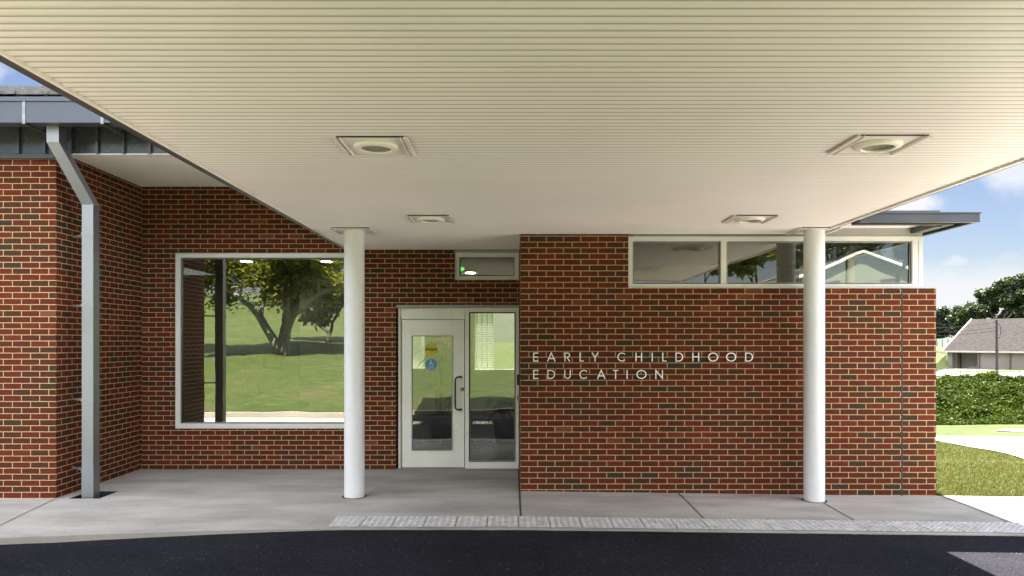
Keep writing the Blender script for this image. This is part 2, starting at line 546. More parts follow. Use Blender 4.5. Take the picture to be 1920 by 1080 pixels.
LEAF_B = leaf_mat('blue_green_leaf', (0.022, 0.035, 0.028), (0.05, 0.07, 0.05), 0.2)

# ------------------------------------------------------------------ the ground
rng = np.random.default_rng(7)
PROFILE = [(-260, 13), (-120, 10.5), (-60, 6.6), (-45, 5.3), (-30, 3.1), (-12, 1.15), (0, 0.30), (1.0, 0.16), (2.1, 0.03), (2.2, -0.32), (7.9, -0.32),
           (8.80, -0.40), (8.81, -0.075), (10.5, -0.12), (13, -0.26), (17, -0.52), (21, -0.80), (25, -1.02), (32, -1.25), (45, -1.7), (60, -1.88), (110, -1.9), (150, 0.5), (220, 3.0), (600, 4), (1500, 4)]
PY = np.array([p[0] for p in PROFILE], float)
PZ = np.array([p[1] for p in PROFILE], float)


def terrain(x, y):
    z = float(np.interp(y, PY, PZ))
    if y > 7 and x < 4.9 and y < 19: z = -0.42
    if y >= 19 and x < 4.9: z = min(z, -0.42)
    if y < 0.5 or y > 12:
        k = min(1.0, abs(y - 6) / 60)
        z += k * 0.5 * mnoise.noise((x * 0.05, y * 0.05, 1.3)) + 0.03 * mnoise.noise((x * 0.5, y * 0.5, 4.1)) * (1 if abs(y - 6) > 7 else 0)
    return z


def ground_at(px, py, y0=8.9, y1=150.0):
    """the point of the back lawn and fields seen at a photo pixel"""
    y = y0
    while y < y1:
        x = (px - 960) / F * y
        z = CAMZ + (640 - py) / F * y
        if z <= terrain(x, y): return Vector((x, y, terrain(x, y)))
        y += 0.02
    return Vector((x, y, z))


def grid_ground(name, xs, ys, mat, zf, **kw):
    vs = [(x, y, zf(x, y)) for y in ys for x in xs]
    nx = len(xs)
    fs = [(j * nx + i, j * nx + i + 1, (j + 1) * nx + i + 1, (j + 1) * nx + i) for j in range(len(ys) - 1) for i in range(nx - 1)]
    mb = MB()
    mb.mesh(vs, fs, 0, True)
    return mb.build(name, mat, **kw)


xs = sorted({*np.linspace(-30, 40, 71), 4.88, 4.92, *[-600, -300, -150, -100, -70, -50, -40, 50, 60, 75, 100, 130, 170, 250, 400, 800]})
ys = sorted({*PY, *np.linspace(-60, 2, 32), *np.linspace(9, 60, 52), 6.95, 7.05, 18.98, 19.02, -90, -200, 70, 80, 90, 100, 120, 135, 180, 300, 420, -400})
tag(grid_ground('lawn_ground', xs, ys, LAWN, terrain), kind='structure')


def zs(x, y=8.4):                       # pavement height: falls gently to the right and to the road
    return -0.0122 * max(0.0, min(x, 9.0)) - 0.02 * max(0.0, 8.3 - y)


def y_edge(x):                          # road edge of the pavement
    if x > -1.8: return 7.10 + 0.007 * mnoise.noise((x * 3.0, 0, 0)) + 0.007 * mnoise.noise((x * 14.0, 3, 0))
    return 7.10 - 0.31 * min(1.9, (-1.8 - x) / 2.85) ** 1.5 + 0.004 * mnoise.noise((x * 3.0, 0, 0))


def kerb_h(x):
    return 0.010 + 0.055 * max(0.0, min(1.0, (-1.6 - x) / 2.6))


# pavement with its drain pit left open
pv = MB()
HOLE = (-4.96, -4.62, 8.36, 8.76)
xb = sorted({*np.linspace(-16, 14, 121), *np.linspace(-5, 6, 276), -5.098, 0.10, HOLE[0], HOLE[1], 4.987})
for i in range(len(xb) - 1):
    a, b = xb[i], xb[i + 1]
    mid = (a + b) / 2
    yb = 8.37 if mid < -5.098 else (10.45 if mid < 0.10 else 8.815)
    rows = [0, 7.45, 7.9, 8.3, HOLE[2], HOLE[3], 9.5, yb]
    rows = sorted({r for r in rows if r <= yb})
    for j in range(len(rows) - 1):
        if HOLE[0] < mid < HOLE[1] and rows[j] >= HOLE[2] - 1e-6 and rows[j + 1] <= HOLE[3] + 1e-6: continue
        q = []
        for (x, r) in ((a, rows[j]), (b, rows[j]), (b, rows[j + 1]), (a, rows[j + 1])):
            yy = y_edge(x) if r == 0 else r
            q.append((x, yy, zs(x, yy)))
        pv.face(q, 0)
    e0, e1 = y_edge(a), y_edge(b)
    pv.face([(a, e0, zs(a, e0) - 0.3), (b, e1, zs(b, e1) - 0.3), (b, e1, zs(b, e1)), (a, e0, zs(a, e0))], 1)
h0, h1, k0, k1 = HOLE
for q in ([(h0, k0), (h0, k1)], [(h0, k1), (h1, k1)], [(h1, k1), (h1, k0)], [(h1, k0), (h0, k0)]):
    (x0, y0), (x1, y1) = q
    pv.face([(x0, y0, -0.30), (x1, y1, -0.30), (x1, y1, 0), (x0, y0, 0)], 2)
pv.face([(h0, k0, -0.30), (h1, k0, -0.30), (h1, k1, -0.30), (h0, k1, -0.30)], 2)
# control joints, each a filled groove
def joint(p, q, wid=0.011):
    p, q = Vector((*p, 0)), Vector((*q, 0))
    d = (q - p).normalized()
    n = Vector((-d.y, d.x, 0)) * wid / 2
    ts = [0.0] + sorted((y - p.y) / (q.y - p.y) for y in (7.45, 7.9, 8.3, 8.36, 8.76) if min(p.y, q.y) + 0.01 < y < max(p.y, q.y) - 0.01) + [1.0]
    for a, b in zip(ts[:-1], ts[1:]):
        pa, pb_ = p.lerp(q, a), p.lerp(q, b)
        pv.face([(c.x, c.y, zs(c.x, c.y) + 0.0055) for c in (pa - n, pa + n, pb_ + n, pb_ - n)][::-1], 3)
joint((0.088, 10.28), (0.088, 7.55), 0.020)
joint((1.95, 8.775), (1.945, 7.13))
joint((3.47, 8.36), (3.47, 7.55))
joint((5.04, 8.8), (5.03, 7.13), 0.013)
joint((-5.10, 8.34), (-4.92, 7.0), 0.009)
joint((8.1, 8.8), (8.1, 7.13))
pavement = tag(pv.build('pavement', [CONC, KERB_M, SHADOWGAP, JOINT]), kind='structure')

# asphalt drive, concrete gutter apron and far kerb
def z_road(x):
    return zs(x, 7.1) - kerb_h(x)
rd = MB()
xr = [float(v) for v in sorted({*np.linspace(-12, 12, 121).round(3), -80, -40, -25, 25, 40, 80})]
yr = [2.3, 3.2, 4.1, 5.0, 6.0, 6.6, 7.2]
for i in range(len(xr) - 1):
    for j in range(len(yr) - 1):
        if (yr[j] < 4.09 and (xr[i] < -2.71 or xr[i] > 4.29)) or xr[i] > 5.29: continue
        rd.face([(x, y, z_road(x)) for (x, y) in ((xr[i], yr[j]), (xr[i + 1], yr[j]), (xr[i + 1], yr[j + 1]), (xr[i], yr[j + 1]))], 0)
tag(rd.build('asphalt_drive', ASPH), kind='structure')
ap = MB()
for i in range(len(xr) - 1):
    a, b = xr[i], xr[i + 1]
    if a < -2.71 or a > 4.29:
        ap.face([(a, 2.3, z_road(a) - 0.02), (b, 2.3, z_road(b) - 0.02), (b, 4.1, z_road(b)), (a, 4.1, z_road(a))], 0 if -8 < a < 0 else 1)
    if a > 5.29:
        ap.face([(a, 4.1, z_road(a)), (b, 4.1, z_road(b)), (b, 7.2, z_road(b)), (a, 7.2, z_road(a))], 1)
tag(ap.build('concrete_apron', [concrete_mat('worn_apron_concrete', (0.28, 0.255, 0.22), 0.15), CONC_PALE]), kind='structure')
kb = MB()
for i in range(len(xr) - 1):
    a, b = xr[i], xr[i + 1]
    za, zb = z_road(a) + 0.10, z_road(b) + 0.10
    kb.mesh([(a, 2.3, za - 0.4), (b, 2.3, zb - 0.4), (b, 2.27, zb), (a, 2.27, za), (b, 2.12, zb), (a, 2.12, za), (b, 2.12, zb - 0.4), (a, 2.12, za - 0.4)],
            [(1, 0, 3, 2), (2, 3, 5, 4), (4, 5, 7, 6)], 0)
tag(kb.build('kerb', concrete_mat('far_kerb_concrete', (0.30, 0.27, 0.235), 0.15)), kind='structure')

# curved pale footpath across the back lawn
def ribbon(name, far, near, mat, lift=0.02, n=24):
    def samp(pl, s):
        t = s * (len(pl) - 1)
        i = min(int(t), len(pl) - 2)
        return pl[i].lerp(pl[i + 1], t - i)
    mb = MB()
    F_, N_ = [ground_at(*p) for p in far], [ground_at(*p) for p in near]
    rows = []
    for k in range(n + 1):
        f, q = samp(F_, k / n), samp(N_, k / n)
        rows.append([q.lerp(f, s / 4) for s in range(5)])
    for k in range(n):
        for s in range(4):
            mb.face([(p.x, p.y, terrain(p.x, p.y) + lift) for p in (rows[k][s], rows[k + 1][s], rows[k + 1][s + 1], rows[k][s + 1])], 0, True)
    return tag(mb.build(name, mat), kind='structure')
ribbon('footpath', [(1700, 819), (1757, 820), (1838, 820), (1920, 821), (2050, 824)], [(1700, 824), (1757, 828), (1850, 845), (1920, 863), (2050, 905)], CONC_PALE, 0.03)
ribbon('gravel_patch', [(1868, 808), (1890, 806), (1930, 807), (2000, 808)], [(1868, 809.5), (1890, 810), (1930, 811), (2000, 813)], CONC_PALE, 0.03, 12)
# far road in front of the long building
fr = MB()
for (x0, x1) in ((30, 160),):
    n = 30
    for i in range(n):
        a, b = x0 + (x1 - x0) * i / n, x0 + (x1 - x0) * (i + 1) / n
        fr.face([(x, y, terrain(x, y) + 0.05) for (x, y) in ((a, 74), (b, 74), (b, 84), (a, 84))], 0, True)
        fr.face([(x, y, terrain(x, y) + 0.05) for (x, y) in ((a, 84), (b, 84), (b, 97), (a, 97))], 0, True)
tag(fr.build('far_road', ASPH_OLD), kind='structure')

# ------------------------------------------------------------------ the school building
school = tag(empty('school_building', (0, 8.78, 0)), 'red brick school building with a glazed entrance, corner clerestory and grey metal eaves', 'building')
H = 0.0677
UV_R = (0.098, 8.78 - 0.1016, 2.386 - 100 * H)
UV_B = (-4.70, 10.287, 0.465 - 101 * H)
UV_P = (-5.687, 8.348 - 0.1016 + 0.2032, 3.728 - 100 * H)
# right-hand volume
mb = MB()
wall_with_holes(mb, 0.10, 4.987, 8.78, 9.08, -0.5, 3.025, [(1.368, 4.99, 2.386, 3.1)])
mb.build('front_brick_wall', BRICK, school, UV_R)
mb = MB()
mb.face([(4.987, 9.08, -0.5), (4.987, 17.2, -0.5), (4.987, 17.2, 2.386), (4.987, 9.08, 2.386)])
mb.face([(4.70, 17.2, -0.5), (4.70, 9.08, -0.5), (4.70, 9.08, 2.386), (4.70, 17.2, 2.386)])
mb.face([(4.70, 9.08, 2.386), (4.987, 9.08, 2.386), (4.987, 17.2, 2.386), (4.70, 17.2, 2.386)])
mb.build('end_brick_wall', BRICK, school, (0, 8.78, 2.386 - 100 * H))
mb = MB().box(0.10, 0.40, 9.08, 10.62, -0.5, 3.025)
mb.build('entrance_return_wall', BRICK, school, (0, 8.78, 2.386 - 100 * H))
# movement joint
MB().box(4.573, 4.592, 8.776, 8.79, -0.06, 2.386).build('movement_joint', JOINT, school)
# back wall with the big window, the door and the transom openings
BW = 10.287
mb = MB()
WIN = (-4.655, -2.2, 0.555, 2.985)
DOOR = (-1.60, 0.10, -0.02, 2.262)
TRN = (-0.788, 0.10, 2.605, 3.005)
wall_with_holes(mb, -5.40, 0.10, BW, BW + 0.30, -0.5, 3.96, [WIN, DOOR, TRN])
mb.build('entrance_brick_wall', BRICK, school, UV_B)
# left wing
mb = MB().box(-20, -5.098, 8.348, 8.648, -0.5, 3.83)
mb.build('wing_brick_wall', BRICK, school, UV_P)
mb = MB().box(-5.398, -5.098, 8.648, BW, -0.5, 3.9)
mb.build('wing_return_wall', BRICK, school, UV_P)


def frame_ring(mb, x0, x1, y0, y1, z0, z1, w_, mi=0):
    mb.box(x0, x0 + w_, y0, y1, z0, z1, mi)
    mb.box(x1 - w_, x1, y0, y1, z0, z1, mi)
    mb.box(x0 + w_, x1 - w_, y0, y1, z1 - w_, z1, mi)
    mb.box(x0 + w_, x1 - w_, y0, y1, z0, z0 + w_, mi)


def window(name, x0, x1, z0, z1, y, fw=0.066, dep=0.11, mull=(), glass=GLASS, sill=True):
    """frame mesh with glazing gaskets; panes are its sub-parts"""
    mb = MB()
    frame_ring(mb, x0, x1, y, y + dep, z0, z1, fw)
    xs_ = [x0 + fw]
    for (a, b) in mull:
        mb.box(a, b, y - 0.002, y + dep, z0 + fw, z1 - fw)
        xs_ += [a, b]
    xs_.append(x1 - fw)
    for k in range(0, len(xs_), 2):
        frame_ring(mb, xs_[k] + 0.0005, xs_[k + 1] - 0.0005, y + 0.030, y + 0.06, z0 + fw + 0.0005, z1 - fw - 0.0005, 0.017, 1)
    o = mb.build(name, [FRAME, SHADOWGAP], school, bevel=0.0025)
    for k in range(0, len(xs_), 2):
        p = MB().face([(xs_[k], y + 0.045, z0 + fw), (xs_[k + 1], y + 0.045, z0 + fw), (xs_[k + 1], y + 0.045, z1 - fw), (xs_[k], y + 0.045, z1 - fw)]) or None
        pb = MB()
        pb.box(xs_[k] + 0.004, xs_[k + 1] - 0.004, y + 0.042, y + 0.048, z0 + fw + 0.004, z1 - fw - 0.004)
        pb.build('pane', glass, o)
    return o


o = window('picture_window', WIN[0], WIN[1], WIN[2], WIN[3], BW + 0.035)
o['label'] = 'large square picture window reflecting a tree and lawn'
o = window('transom_window', TRN[0], TRN[1] - 0.005, TRN[2], TRN[3] - 0.02, BW + 0.03, 0.058)
o['label'] = 'small transom window above the entrance sidelight'
# clerestory ribbon window
CY = 8.83
o = window('clerestory_window', 1.374, 4.862, 2.386, 3.002, CY, 0.054, 0.10, ((2.473, 2.538), (3.605, 3.670), (4.735, 4.800)), GLASS_UP)
o['label'] = 'ribbon clerestory window of three panes wrapping the corner'
# its return along the end wall
mb = MB()
for (a, b) in ((8.935, 8.99), (10.60, 10.665), (12.3, 12.365), (14.0, 14.06)):
    mb.box(4.762, 4.862, a, b, 2.44, 2.948)
mb.box(4.762, 4.862, 8.935, 17.2, 2.386, 2.44)
mb.box(4.762, 4.862, 8.935, 17.2, 2.948, 3.002)
o = mb.build('side_clerestory_window', FRAME, school, bevel=0.0025)
for (a, b) in ((8.99, 10.60), (10.665, 12.3), (12.365, 14.0), (14.06, 17.2)):
    MB().box(4.806, 4.812, a + 0.004, b - 0.004, 2.444, 2.944).build('pane', GLASS_SIDE, o)

# entrance: head trim, frame, operator header, door, sidelight
DY = BW + 0.05
MB().box(-1.60, 0.098, BW + 0.012, BW + 0.16, 2.225, 2.262).build('door_head_flashing', HEAD_M, school)
mb = MB()
mb.box(-1.575, -1.545, DY, DY + 0.13, 0.0, 2.222)                 # outer jamb
mb.box(-1.543, -1.535, DY + 0.012, DY + 0.12, 0.0, 2.222)
mb.box(-1.533, -0.655, DY + 0.004, DY + 0.12, 2.069, 2.222)       # operator header
mb.box(-0.652, -0.598, DY, DY + 0.13, 0.0, 2.222)                 # mullion
mb.box(0.052, 0.092, DY, DY + 0.13, 0.0, 2.222)
mb.box(-0.598, 0.052, DY, DY + 0.13, 2.168, 2.222)
mb.box(-0.598, 0.052, DY, DY + 0.13, 0.0, 0.085)
mb.box(-1.575, 0.092, DY + 0.02, DY + 0.16, -0.019, -0.001, 1)
frame_ring(mb, -0.5975, 0.0515, DY + 0.03, DY + 0.06, 0.0855, 2.1675, 0.019, 1)
frame_ring(mb, -1.5345, -0.6525, DY + 0.066, DY + 0.11, -0.0005, 2.0675, 0.03, 1)  # near-black backing ring, painting the shade inside the door gaps
df = mb.build('door_frame', [CREAM, SHADOWGAP], school, bevel=0.002)
df['label'] = 'cream metal door frame with a tall glazed sidelight'
MB().box(-0.594, 0.048, DY + 0.042, DY + 0.048, 0.09, 2.163).build('sidelight_pane', GLASS_DOOR, df)
ML = (-1.524, -0.663)
mb = MB()
dy0, dy1 = DY + 0.018, DY + 0.062
mb.box(ML[0], ML[0] + 0.120, dy0, dy1, 0.012, 2.060)
mb.box(ML[1] - 0.148, ML[1], dy0, dy1, 0.012, 2.060)
GX0, GX1 = ML[0] + 0.120, ML[1] - 0.148
mb.box(GX0, GX1, dy0 + 0.001, dy1, 1.852, 2.060)
mb.box(GX0, GX1, dy0 + 0.001, dy1, 0.012, 0.228)
frame_ring(mb, GX0 + 0.0005, GX1 - 0.0005, dy0 - 0.004, dy1, 0.2285, 1.8515, 0.011, 0)
frame_ring(mb, GX0 + 0.012, GX1 - 0.012, dy0 + 0.006, dy1 - 0.005, 0.240, 1.840, 0.012, 1)
door = mb.build('entrance_door', [CREAM, SHADOWGAP], school, bevel=0.002)
door['label'] = 'cream glazed entrance door with pull handle and two round stickers'
MB().box(GX0 + 0.013, GX1 - 0.013, dy0 + 0.016, dy0 + 0.022, 0.241, 1.839).build('door_pane', GLASS_DOOR, door)
mb = MB()
hx, hz0, hz1 = -0.783, 0.815, 1.268
pts = [(hx + 0.075, dy0 + 0.005, hz1), (hx + 0.062, dy0 - 0.045, hz1), (hx + 0.030, dy0 - 0.060, hz1 - 0.002), (hx + 0.008, dy0 - 0.062, hz1 - 0.018), (hx, dy0 - 0.062, hz1 - 0.050)]
pts += [(hx, dy0 - 0.062, (hz0 + hz1) / 2)]
pts += [(x, y, hz0 + hz1 - z) for (x, y, z) in pts[:-1][::-1]]
mb.tube(pts, 0.0125, 12)
for z in (hz0, hz1):
    mb.obox((hx + 0.075, dy0 - 0.002, z), (1, 0, 0), (0, 1, 0), (0, 0, 1), 0.016, 0.004, 0.016)
mb.build('door_handle', DARKSTEEL, door)
mb = MB()
b0 = len(mb.v)
for r, y0, y1, mi in ((0.027, dy0 - 0.008, dy0 + 0.004, 0), (0.017, dy0 - 0.014, dy0 - 0.007, 1), (0.004, dy0 - 0.0155, dy0 - 0.013, 0)):
    n = 24
    ring = [(-0.690 + r * math.cos(2 * math.pi * k / n), 1.095 + r * math.sin(2 * math.pi * k / n)) for k in range(n)]
    vs = [(a, y0, b) for a, b in ring] + [(a, y1, b) for a, b in ring]
    mb.mesh(vs, [(k, (k + 1) % n, n + (k + 1) % n, n + k) for k in range(n)] + [tuple(range(n))[::-1]], mi)
mb.build('lock_cylinder', [DARKSTEEL, STEEL], door)


def text_mesh(body, size):
    cu = bpy.data.curves.new('tmp_text', 'FONT')
    cu.body = body
    cu.size = size
    cu.align_x = 'CENTER'
    cu.align_y = 'CENTER'
    o = bpy.data.objects.new('tmp_text', cu)
    COL.objects.link(o)
    bpy.context.view_layer.update()
    me = o.evaluated_get(bpy.context.evaluated_depsgraph_get()).to_mesh()
    vs = [tuple(v.co) for v in me.vertices]
    fs = [tuple(p.vertices) for p in me.polygons]
    o.evaluated_get(bpy.context.evaluated_depsgraph_get()).to_mesh_clear()
    bpy.data.objects.remove(o)
    bpy.data.curves.remove(cu)
    return vs, fs


def disc(mb, cx, y, cz, r, mi=0, n=40, r0=0.0):
    if r0 <= 0:
        mb.face([(cx + r * math.cos(2 * math.pi * k / n), y, cz + r * math.sin(2 * math.pi * k / n)) for k in range(n)], mi)
    else:
        for k in range(n):
            a, b = 2 * math.pi * k / n, 2 * math.pi * (k + 1) / n
            mb.face([(cx + r0 * math.cos(a), y, cz + r0 * math.sin(a)), (cx + r * math.cos(a), y, cz + r * math.sin(a)),
                     (cx + r * math.cos(b), y, cz + r * math.sin(b)), (cx + r0 * math.cos(b), y, cz + r0 * math.sin(b))], mi)


sy = dy0 + 0.0135
mb = MB()
disc(mb, -1.122, sy, 1.648, 0.083, 0)
disc(mb, -1.122, sy - 0.0008, 1.648, 0.079, 1, 40, 0.0765)
mb.box(-1.203, -1.041, sy - 0.0012, sy - 0.0004, 1.632, 1.664, 1)
for (s, z, hgt, mi) in (('AUTOMATIC', 1.681, 0.019, 1), ('CAUTION', 1.648, 0.030, 0), ('DOOR', 1.614, 0.021, 1)):
    vs, fs = text_mesh(s, hgt)
    mb.mesh([(-1.122 + x, sy - 0.0018, z + y) for x, y, _ in vs], fs, mi)
o = mb.build('caution_sticker', [YELLOW, BLACK], door)
o['label'] = 'round yellow caution sticker on the door glass'
mb = MB()
zc = 1.438
disc(mb, -1.122, sy, zc, 0.083, 0)
disc(mb, -1.122, sy - 0.0008, zc, 0.080, 1, 40, 0.078)
disc(mb, -1.128, sy - 0.001, zc + 0.052, 0.0085, 1, 16)
def bar2(mb, p, q, wd, y, mi):
    p, q = Vector((p[0], 0, p[1])), Vector((q[0], 0, q[1]))
    d = (q - p).normalized()
    n = Vector((-d.z, 0, d.x)) * wd / 2
    mb.face([(c.x, y, c.z) for c in (p - n, q - n, q + n, p + n)], mi)
bar2(mb, (-1.128, zc + 0.045), (-1.124, zc + 0.008), 0.009, sy - 0.0012, 1)
bar2(mb, (-1.127, zc + 0.026), (-1.104, zc + 0.024), 0.006, sy - 0.0014, 1)
bar2(mb, (-1.126, zc + 0.008), (-1.100, zc + 0.006), 0.008, sy - 0.0016, 1)
bar2(mb, (-1.101, zc + 0.008), (-1.092, zc - 0.022), 0.008, sy - 0.0018, 1)
for k in range(18):
    a0, a1 = R(100 + k * 13), R(113 + k * 13)
    bar2(mb, (-1.126 + 0.026 * math.cos(a0), zc - 0.004 + 0.026 * math.sin(a0)), (-1.126 + 0.026 * math.cos(a1), zc - 0.004 + 0.026 * math.sin(a1)), 0.006, sy - 0.002 - 0.00001 * k, 1)
for (s, z, hgt) in (('ACCESSIBLE', zc - 0.044, 0.018), ('ENTRANCE', zc - 0.060, 0.014)):
    vs, fs = text_mesh(s, hgt)
    mb.mesh([(-1.122 + x, sy - 0.0026, z + y) for x, y, _ in vs], fs, 1)
o = mb.build('access_sticker', [BLUE, OFFWHITE], door)
o['label'] = 'round blue wheelchair access sticker on the door glass'

# trim over the transom, header panel over the clerestory
MB().box(-0.80, 0.098, BW - 0.012, BW + 0.03, 2.988, 3.013).build('transom_head_trim', HEAD_M, school)
MB().box(1.372, 4.862, CY + 0.012, CY + 0.11, 3.003, 3.16).build('header_panel', HEAD_M, school)
MB().box(4.752, 4.858, CY + 0.11, 17.2, 3.003, 3.16).build('side_header_panel', HEAD_M, school)

# flat roof of the right-hand volume with its overhanging dark fascia
RX0, RX1, RY0 = 3.78, 5.09, 8.12
mb = MB()
mb.box(RX0, RX1, RY0, RY0 + 0.05, 3.055, 3.150)
mb.box(RX0, RX1 + 0.012, RY0 - 0.012, RY0 + 0.06, 3.150, 3.166)                  # drip cap
mb.box(RX1 - 0.05, RX1, RY0 + 0.05, 17.22, 3.055, 3.150)
mb.box(RX1 - 0.06, RX1 + 0.012, RY0 + 0.06, 17.22, 3.150, 3.166)
mb.box(RX0, RX1 - 0.26, RY0 + 0.14, RY0 + 0.20, 3.05, 3.12, 1)                   # inner beam
mb.box(RX1 - 0.26, RX1 - 0.20, RY0 + 0.14, 17.2, 3.05, 3.12, 1)
mb.build('flat_roof_fascia', [SLATE, BRONZE], school, bevel=0.003)
mb = MB()
mb.box(RX0, RX1 - 0.26, RY0 + 0.20, CY + 0.01, 3.10, 3.12)
mb.box(4.862, RX1 - 0.26, CY + 0.01, 17.2, 3.10, 3.12)
mb.build('flat_roof_soffit', SOFFIT, school)
mb = MB()
mb.box(RX0, RX1 - 0.05, RY0 + 0.05, 8.79, 3.125, 3.149)
mb.box(0.0, RX1 - 0.05, 8.79, 17.2, 3.163, 3.30)
mb.build('flat_roof_deck', BRONZE, school)
mb = MB()
for x in (4.72,):
    mb.box(x, x + 0.07, RY0 + 0.20, CY + 0.012, 3.035, 3.099)
mb.build('outrigger_beam', BRONZE, school)

# pitched roof of the main block: eave, gutter, seamed frieze, soffit
FZ = 8.335
mb = MB()
mb.box(-20, -5.10, FZ - 0.03, FZ + 0.03, 3.795, 3.845)
mb.build('wall_ledge_trim', SLATE, school, bevel=0.003)
mb = MB()
mb.box(-20, 0.10, FZ, FZ + 0.02, 3.846, 4.26)
k = -20.0
xseam = []
x = (86 - 960) / F * FZ
s = 0.2925
n0 = int((-20 - x) / s)
for i in range(n0, 60):
    xx = x + i * s
    if -20 < xx < 0.08: mb.box(xx - 0.014, xx + 0.014, FZ - 0.034, FZ, 3.848, 4.255)
mb.box(-5.12, 0.10, FZ - 0.006, FZ + 0.03, 3.84, 3.856, 1)
mb.build('seamed_frieze', [PANEL_M, FRAME], school)
mb = MB()
GY = 7.90
mb.box(-20, 0.1, GY, GY + 0.004, 4.075, 4.335)
mb.box(-20, 0.1, GY + 0.004, GY + 0.15, 4.075, 4.079)
mb.box(-20, 0.1, GY + 0.15, GY + 0.154, 4.075, 4.36)
mb.box(-20, 0.1, GY - 0.014, GY + 0.012, 4.300, 4.345)
for k in range(5):
    mb.box(-5.227, -5.223, GY - 0.001, GY + 0.001, 4.10 + 0.035 * k, 4.104 + 0.035 * k, 1)
gut = mb.build('gutter', [GUTTER_M, BRONZE], school, bevel=0.0)
for xpx in (45, 192, 345, 500, -110, -270):
    x = (xpx - 960) / F * GY
    g = MB()
    g.box(x - 0.016, x + 0.016, GY - 0.007, GY - 0.001, 4.06, 4.298)
    g.box(x - 0.016, x + 0.016, GY - 0.006, FZ, 4.060, 4.070, 1)
    g.build('gutter_strap', [STEEL, BRONZE], gut)
MB().box(-20, 0.1, GY + 0.155, FZ + 0.02, 4.19, 4.21).build('eave_soffit', BRONZE, school)
MB().box(-20, 0.1, GY + 0.155, GY + 0.18, 4.21, 4.40).build('eave_board', BRONZE, school)
rs = random.Random(5)
mb = MB()
SL = 0.352
y = GY + 0.06
zc0 = 4.385
row = 0
while row < 26:
    z0_ = zc0 + SL * (y - GY - 0.06)
    x = -20.0 - rs.random() * 0.3
    while x < 0.3:
        wd_ = rs.uniform(0.16, 0.42)
        th = rs.choice((0.020, 0.022, 0.034, 0.038))
        oy = rs.uniform(-0.012, 0.012)
        y0_, y1_ = y + oy, y + 0.32
        mb.mesh([(x, y0_, z0_ + 0.012), (x + wd_ - 0.006, y0_, z0_ + 0.012), (x + wd_ - 0.006, y1_, z0_ + SL * 0.32), (x, y1_, z0_ + SL * 0.32),
                 (x, y0_, z0_ + 0.012 + th), (x + wd_ - 0.006, y0_, z0_ + 0.012 + th), (x + wd_ - 0.006, y1_, z0_ + SL * 0.32 + th), (x, y1_, z0_ + SL * 0.32 + th)],
                [(0, 3, 2, 1), (4, 5, 6, 7), (0, 1, 5, 4), (1, 2, 6, 5), (3, 0, 4, 7)])
        x += wd_
    y += 0.20
    row += 1
mb.face([(-20, GY + 0.1, zc0), (0.3, GY + 0.1, zc0), (0.3, y, zc0 + SL * (y - GY - 0.06)), (-20, y, zc0 + SL * (y - GY - 0.06))])
mb.face([(-20, y, zc0 + SL * (y - GY - 0.06)), (0.3, y, zc0 + SL * (y - GY - 0.06)), (0.3, 17.2, 4.3), (-20, 17.2, 4.3)])
mb.face([(0.3, GY + 0.1, zc0 - 0.05), (0.3, 17.2, 4.25), (0.3, y, zc0 + SL * (y - GY - 0.06) - 0.01)])
mb.build('shingle_roof', SHINGLE, school)


RIB_SHADE = paint('painted_rib_shade', (0.50, 0.435, 0.39), 0.5, 0, 0.04, 1.5)  # darker tone standing in for shade in the soffit corrugation


def corrugated(name, x0, x1, y0, y1, z, parent, pitch=0.0677, drop=0.0058):
    """metal soffit: convex cream pans, with groove shade painted as taupe strips between them"""
    mb = MB()
    k0, k1 = int(math.floor(y0 / pitch)), int(math.ceil(y1 / pitch))
    for k in range(k0, k1):
        ya, yb = max(y0, k * pitch), min(y1, (k + 1) * pitch)
        if yb - ya < 0.004: continue
        n = 8
        prof = [(ya + (yb - ya) * 0.79 * q / n, z - drop * math.sin(math.pi * q / n) ** 0.9) for q in range(n + 1)]
        e = prof[-1][0]
        vs = [(x0, a, b) for a, b in prof] + [(x1, a, b) for a, b in prof]
        mb.mesh(vs, [(q, q + 1, n + 2 + q, n + 1 + q) for q in range(n)], 0, True)
        m_ = (e + yb) / 2
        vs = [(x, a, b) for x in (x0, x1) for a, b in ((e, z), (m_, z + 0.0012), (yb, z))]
        mb.mesh(vs, [(0, 1, 4, 3), (1, 2, 5, 4)], 1, True)  # groove shade, put in by the darker material
    return mb.build(name, [SOFFIT, RIB_SHADE], parent)


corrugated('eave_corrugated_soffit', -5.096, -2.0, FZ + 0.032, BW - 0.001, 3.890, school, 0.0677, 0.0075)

# downspout on the left return wall (part) with its straps (sub-parts)
def spout_section(mb, pts, hx, hy, mi=0):
    """rectangular pipe along points with mitred bends: cross-section constant in x and y"""
    rows = []
    for (x, y, z) in pts:
        rows.append([(x - hx, y - hy, z), (x + hx, y - hy, z), (x + hx, y + hy, z), (x - hx, y + hy, z)])
    for a, b in zip(rows[:-1], rows[1:]):
        for k in range(4):
            mb.face([a[k], a[(k + 1) % 4], b[(k + 1) % 4], b[k]], mi)
    mb.face(rows[0][::-1], mi)
    mb.face(rows[-1], mi)
sx, syy = -4.782, 8.475
ux, uy = -4.928, 8.075
mb = MB()
spout_section(mb, [(sx, syy, -0.22), (sx, syy, 0.30)], 0.066, 0.066)
spout_section(mb, [(sx, syy, 0.30), (sx, syy, 1.30)], 0.064, 0.064)
spout_section(mb, [(sx, syy, 1.30), (sx, syy, 3.03)], 0.064, 0.064)
spout_section(mb, [(sx, syy, 3.03), (sx, syy, 3.285)], 0.0635, 0.0635)
spout_section(mb, [(sx, syy, 3.285), (sx + 0.004, syy, 3.30), (ux, uy, 3.90), (ux, uy, 4.072)], 0.066, 0.066)
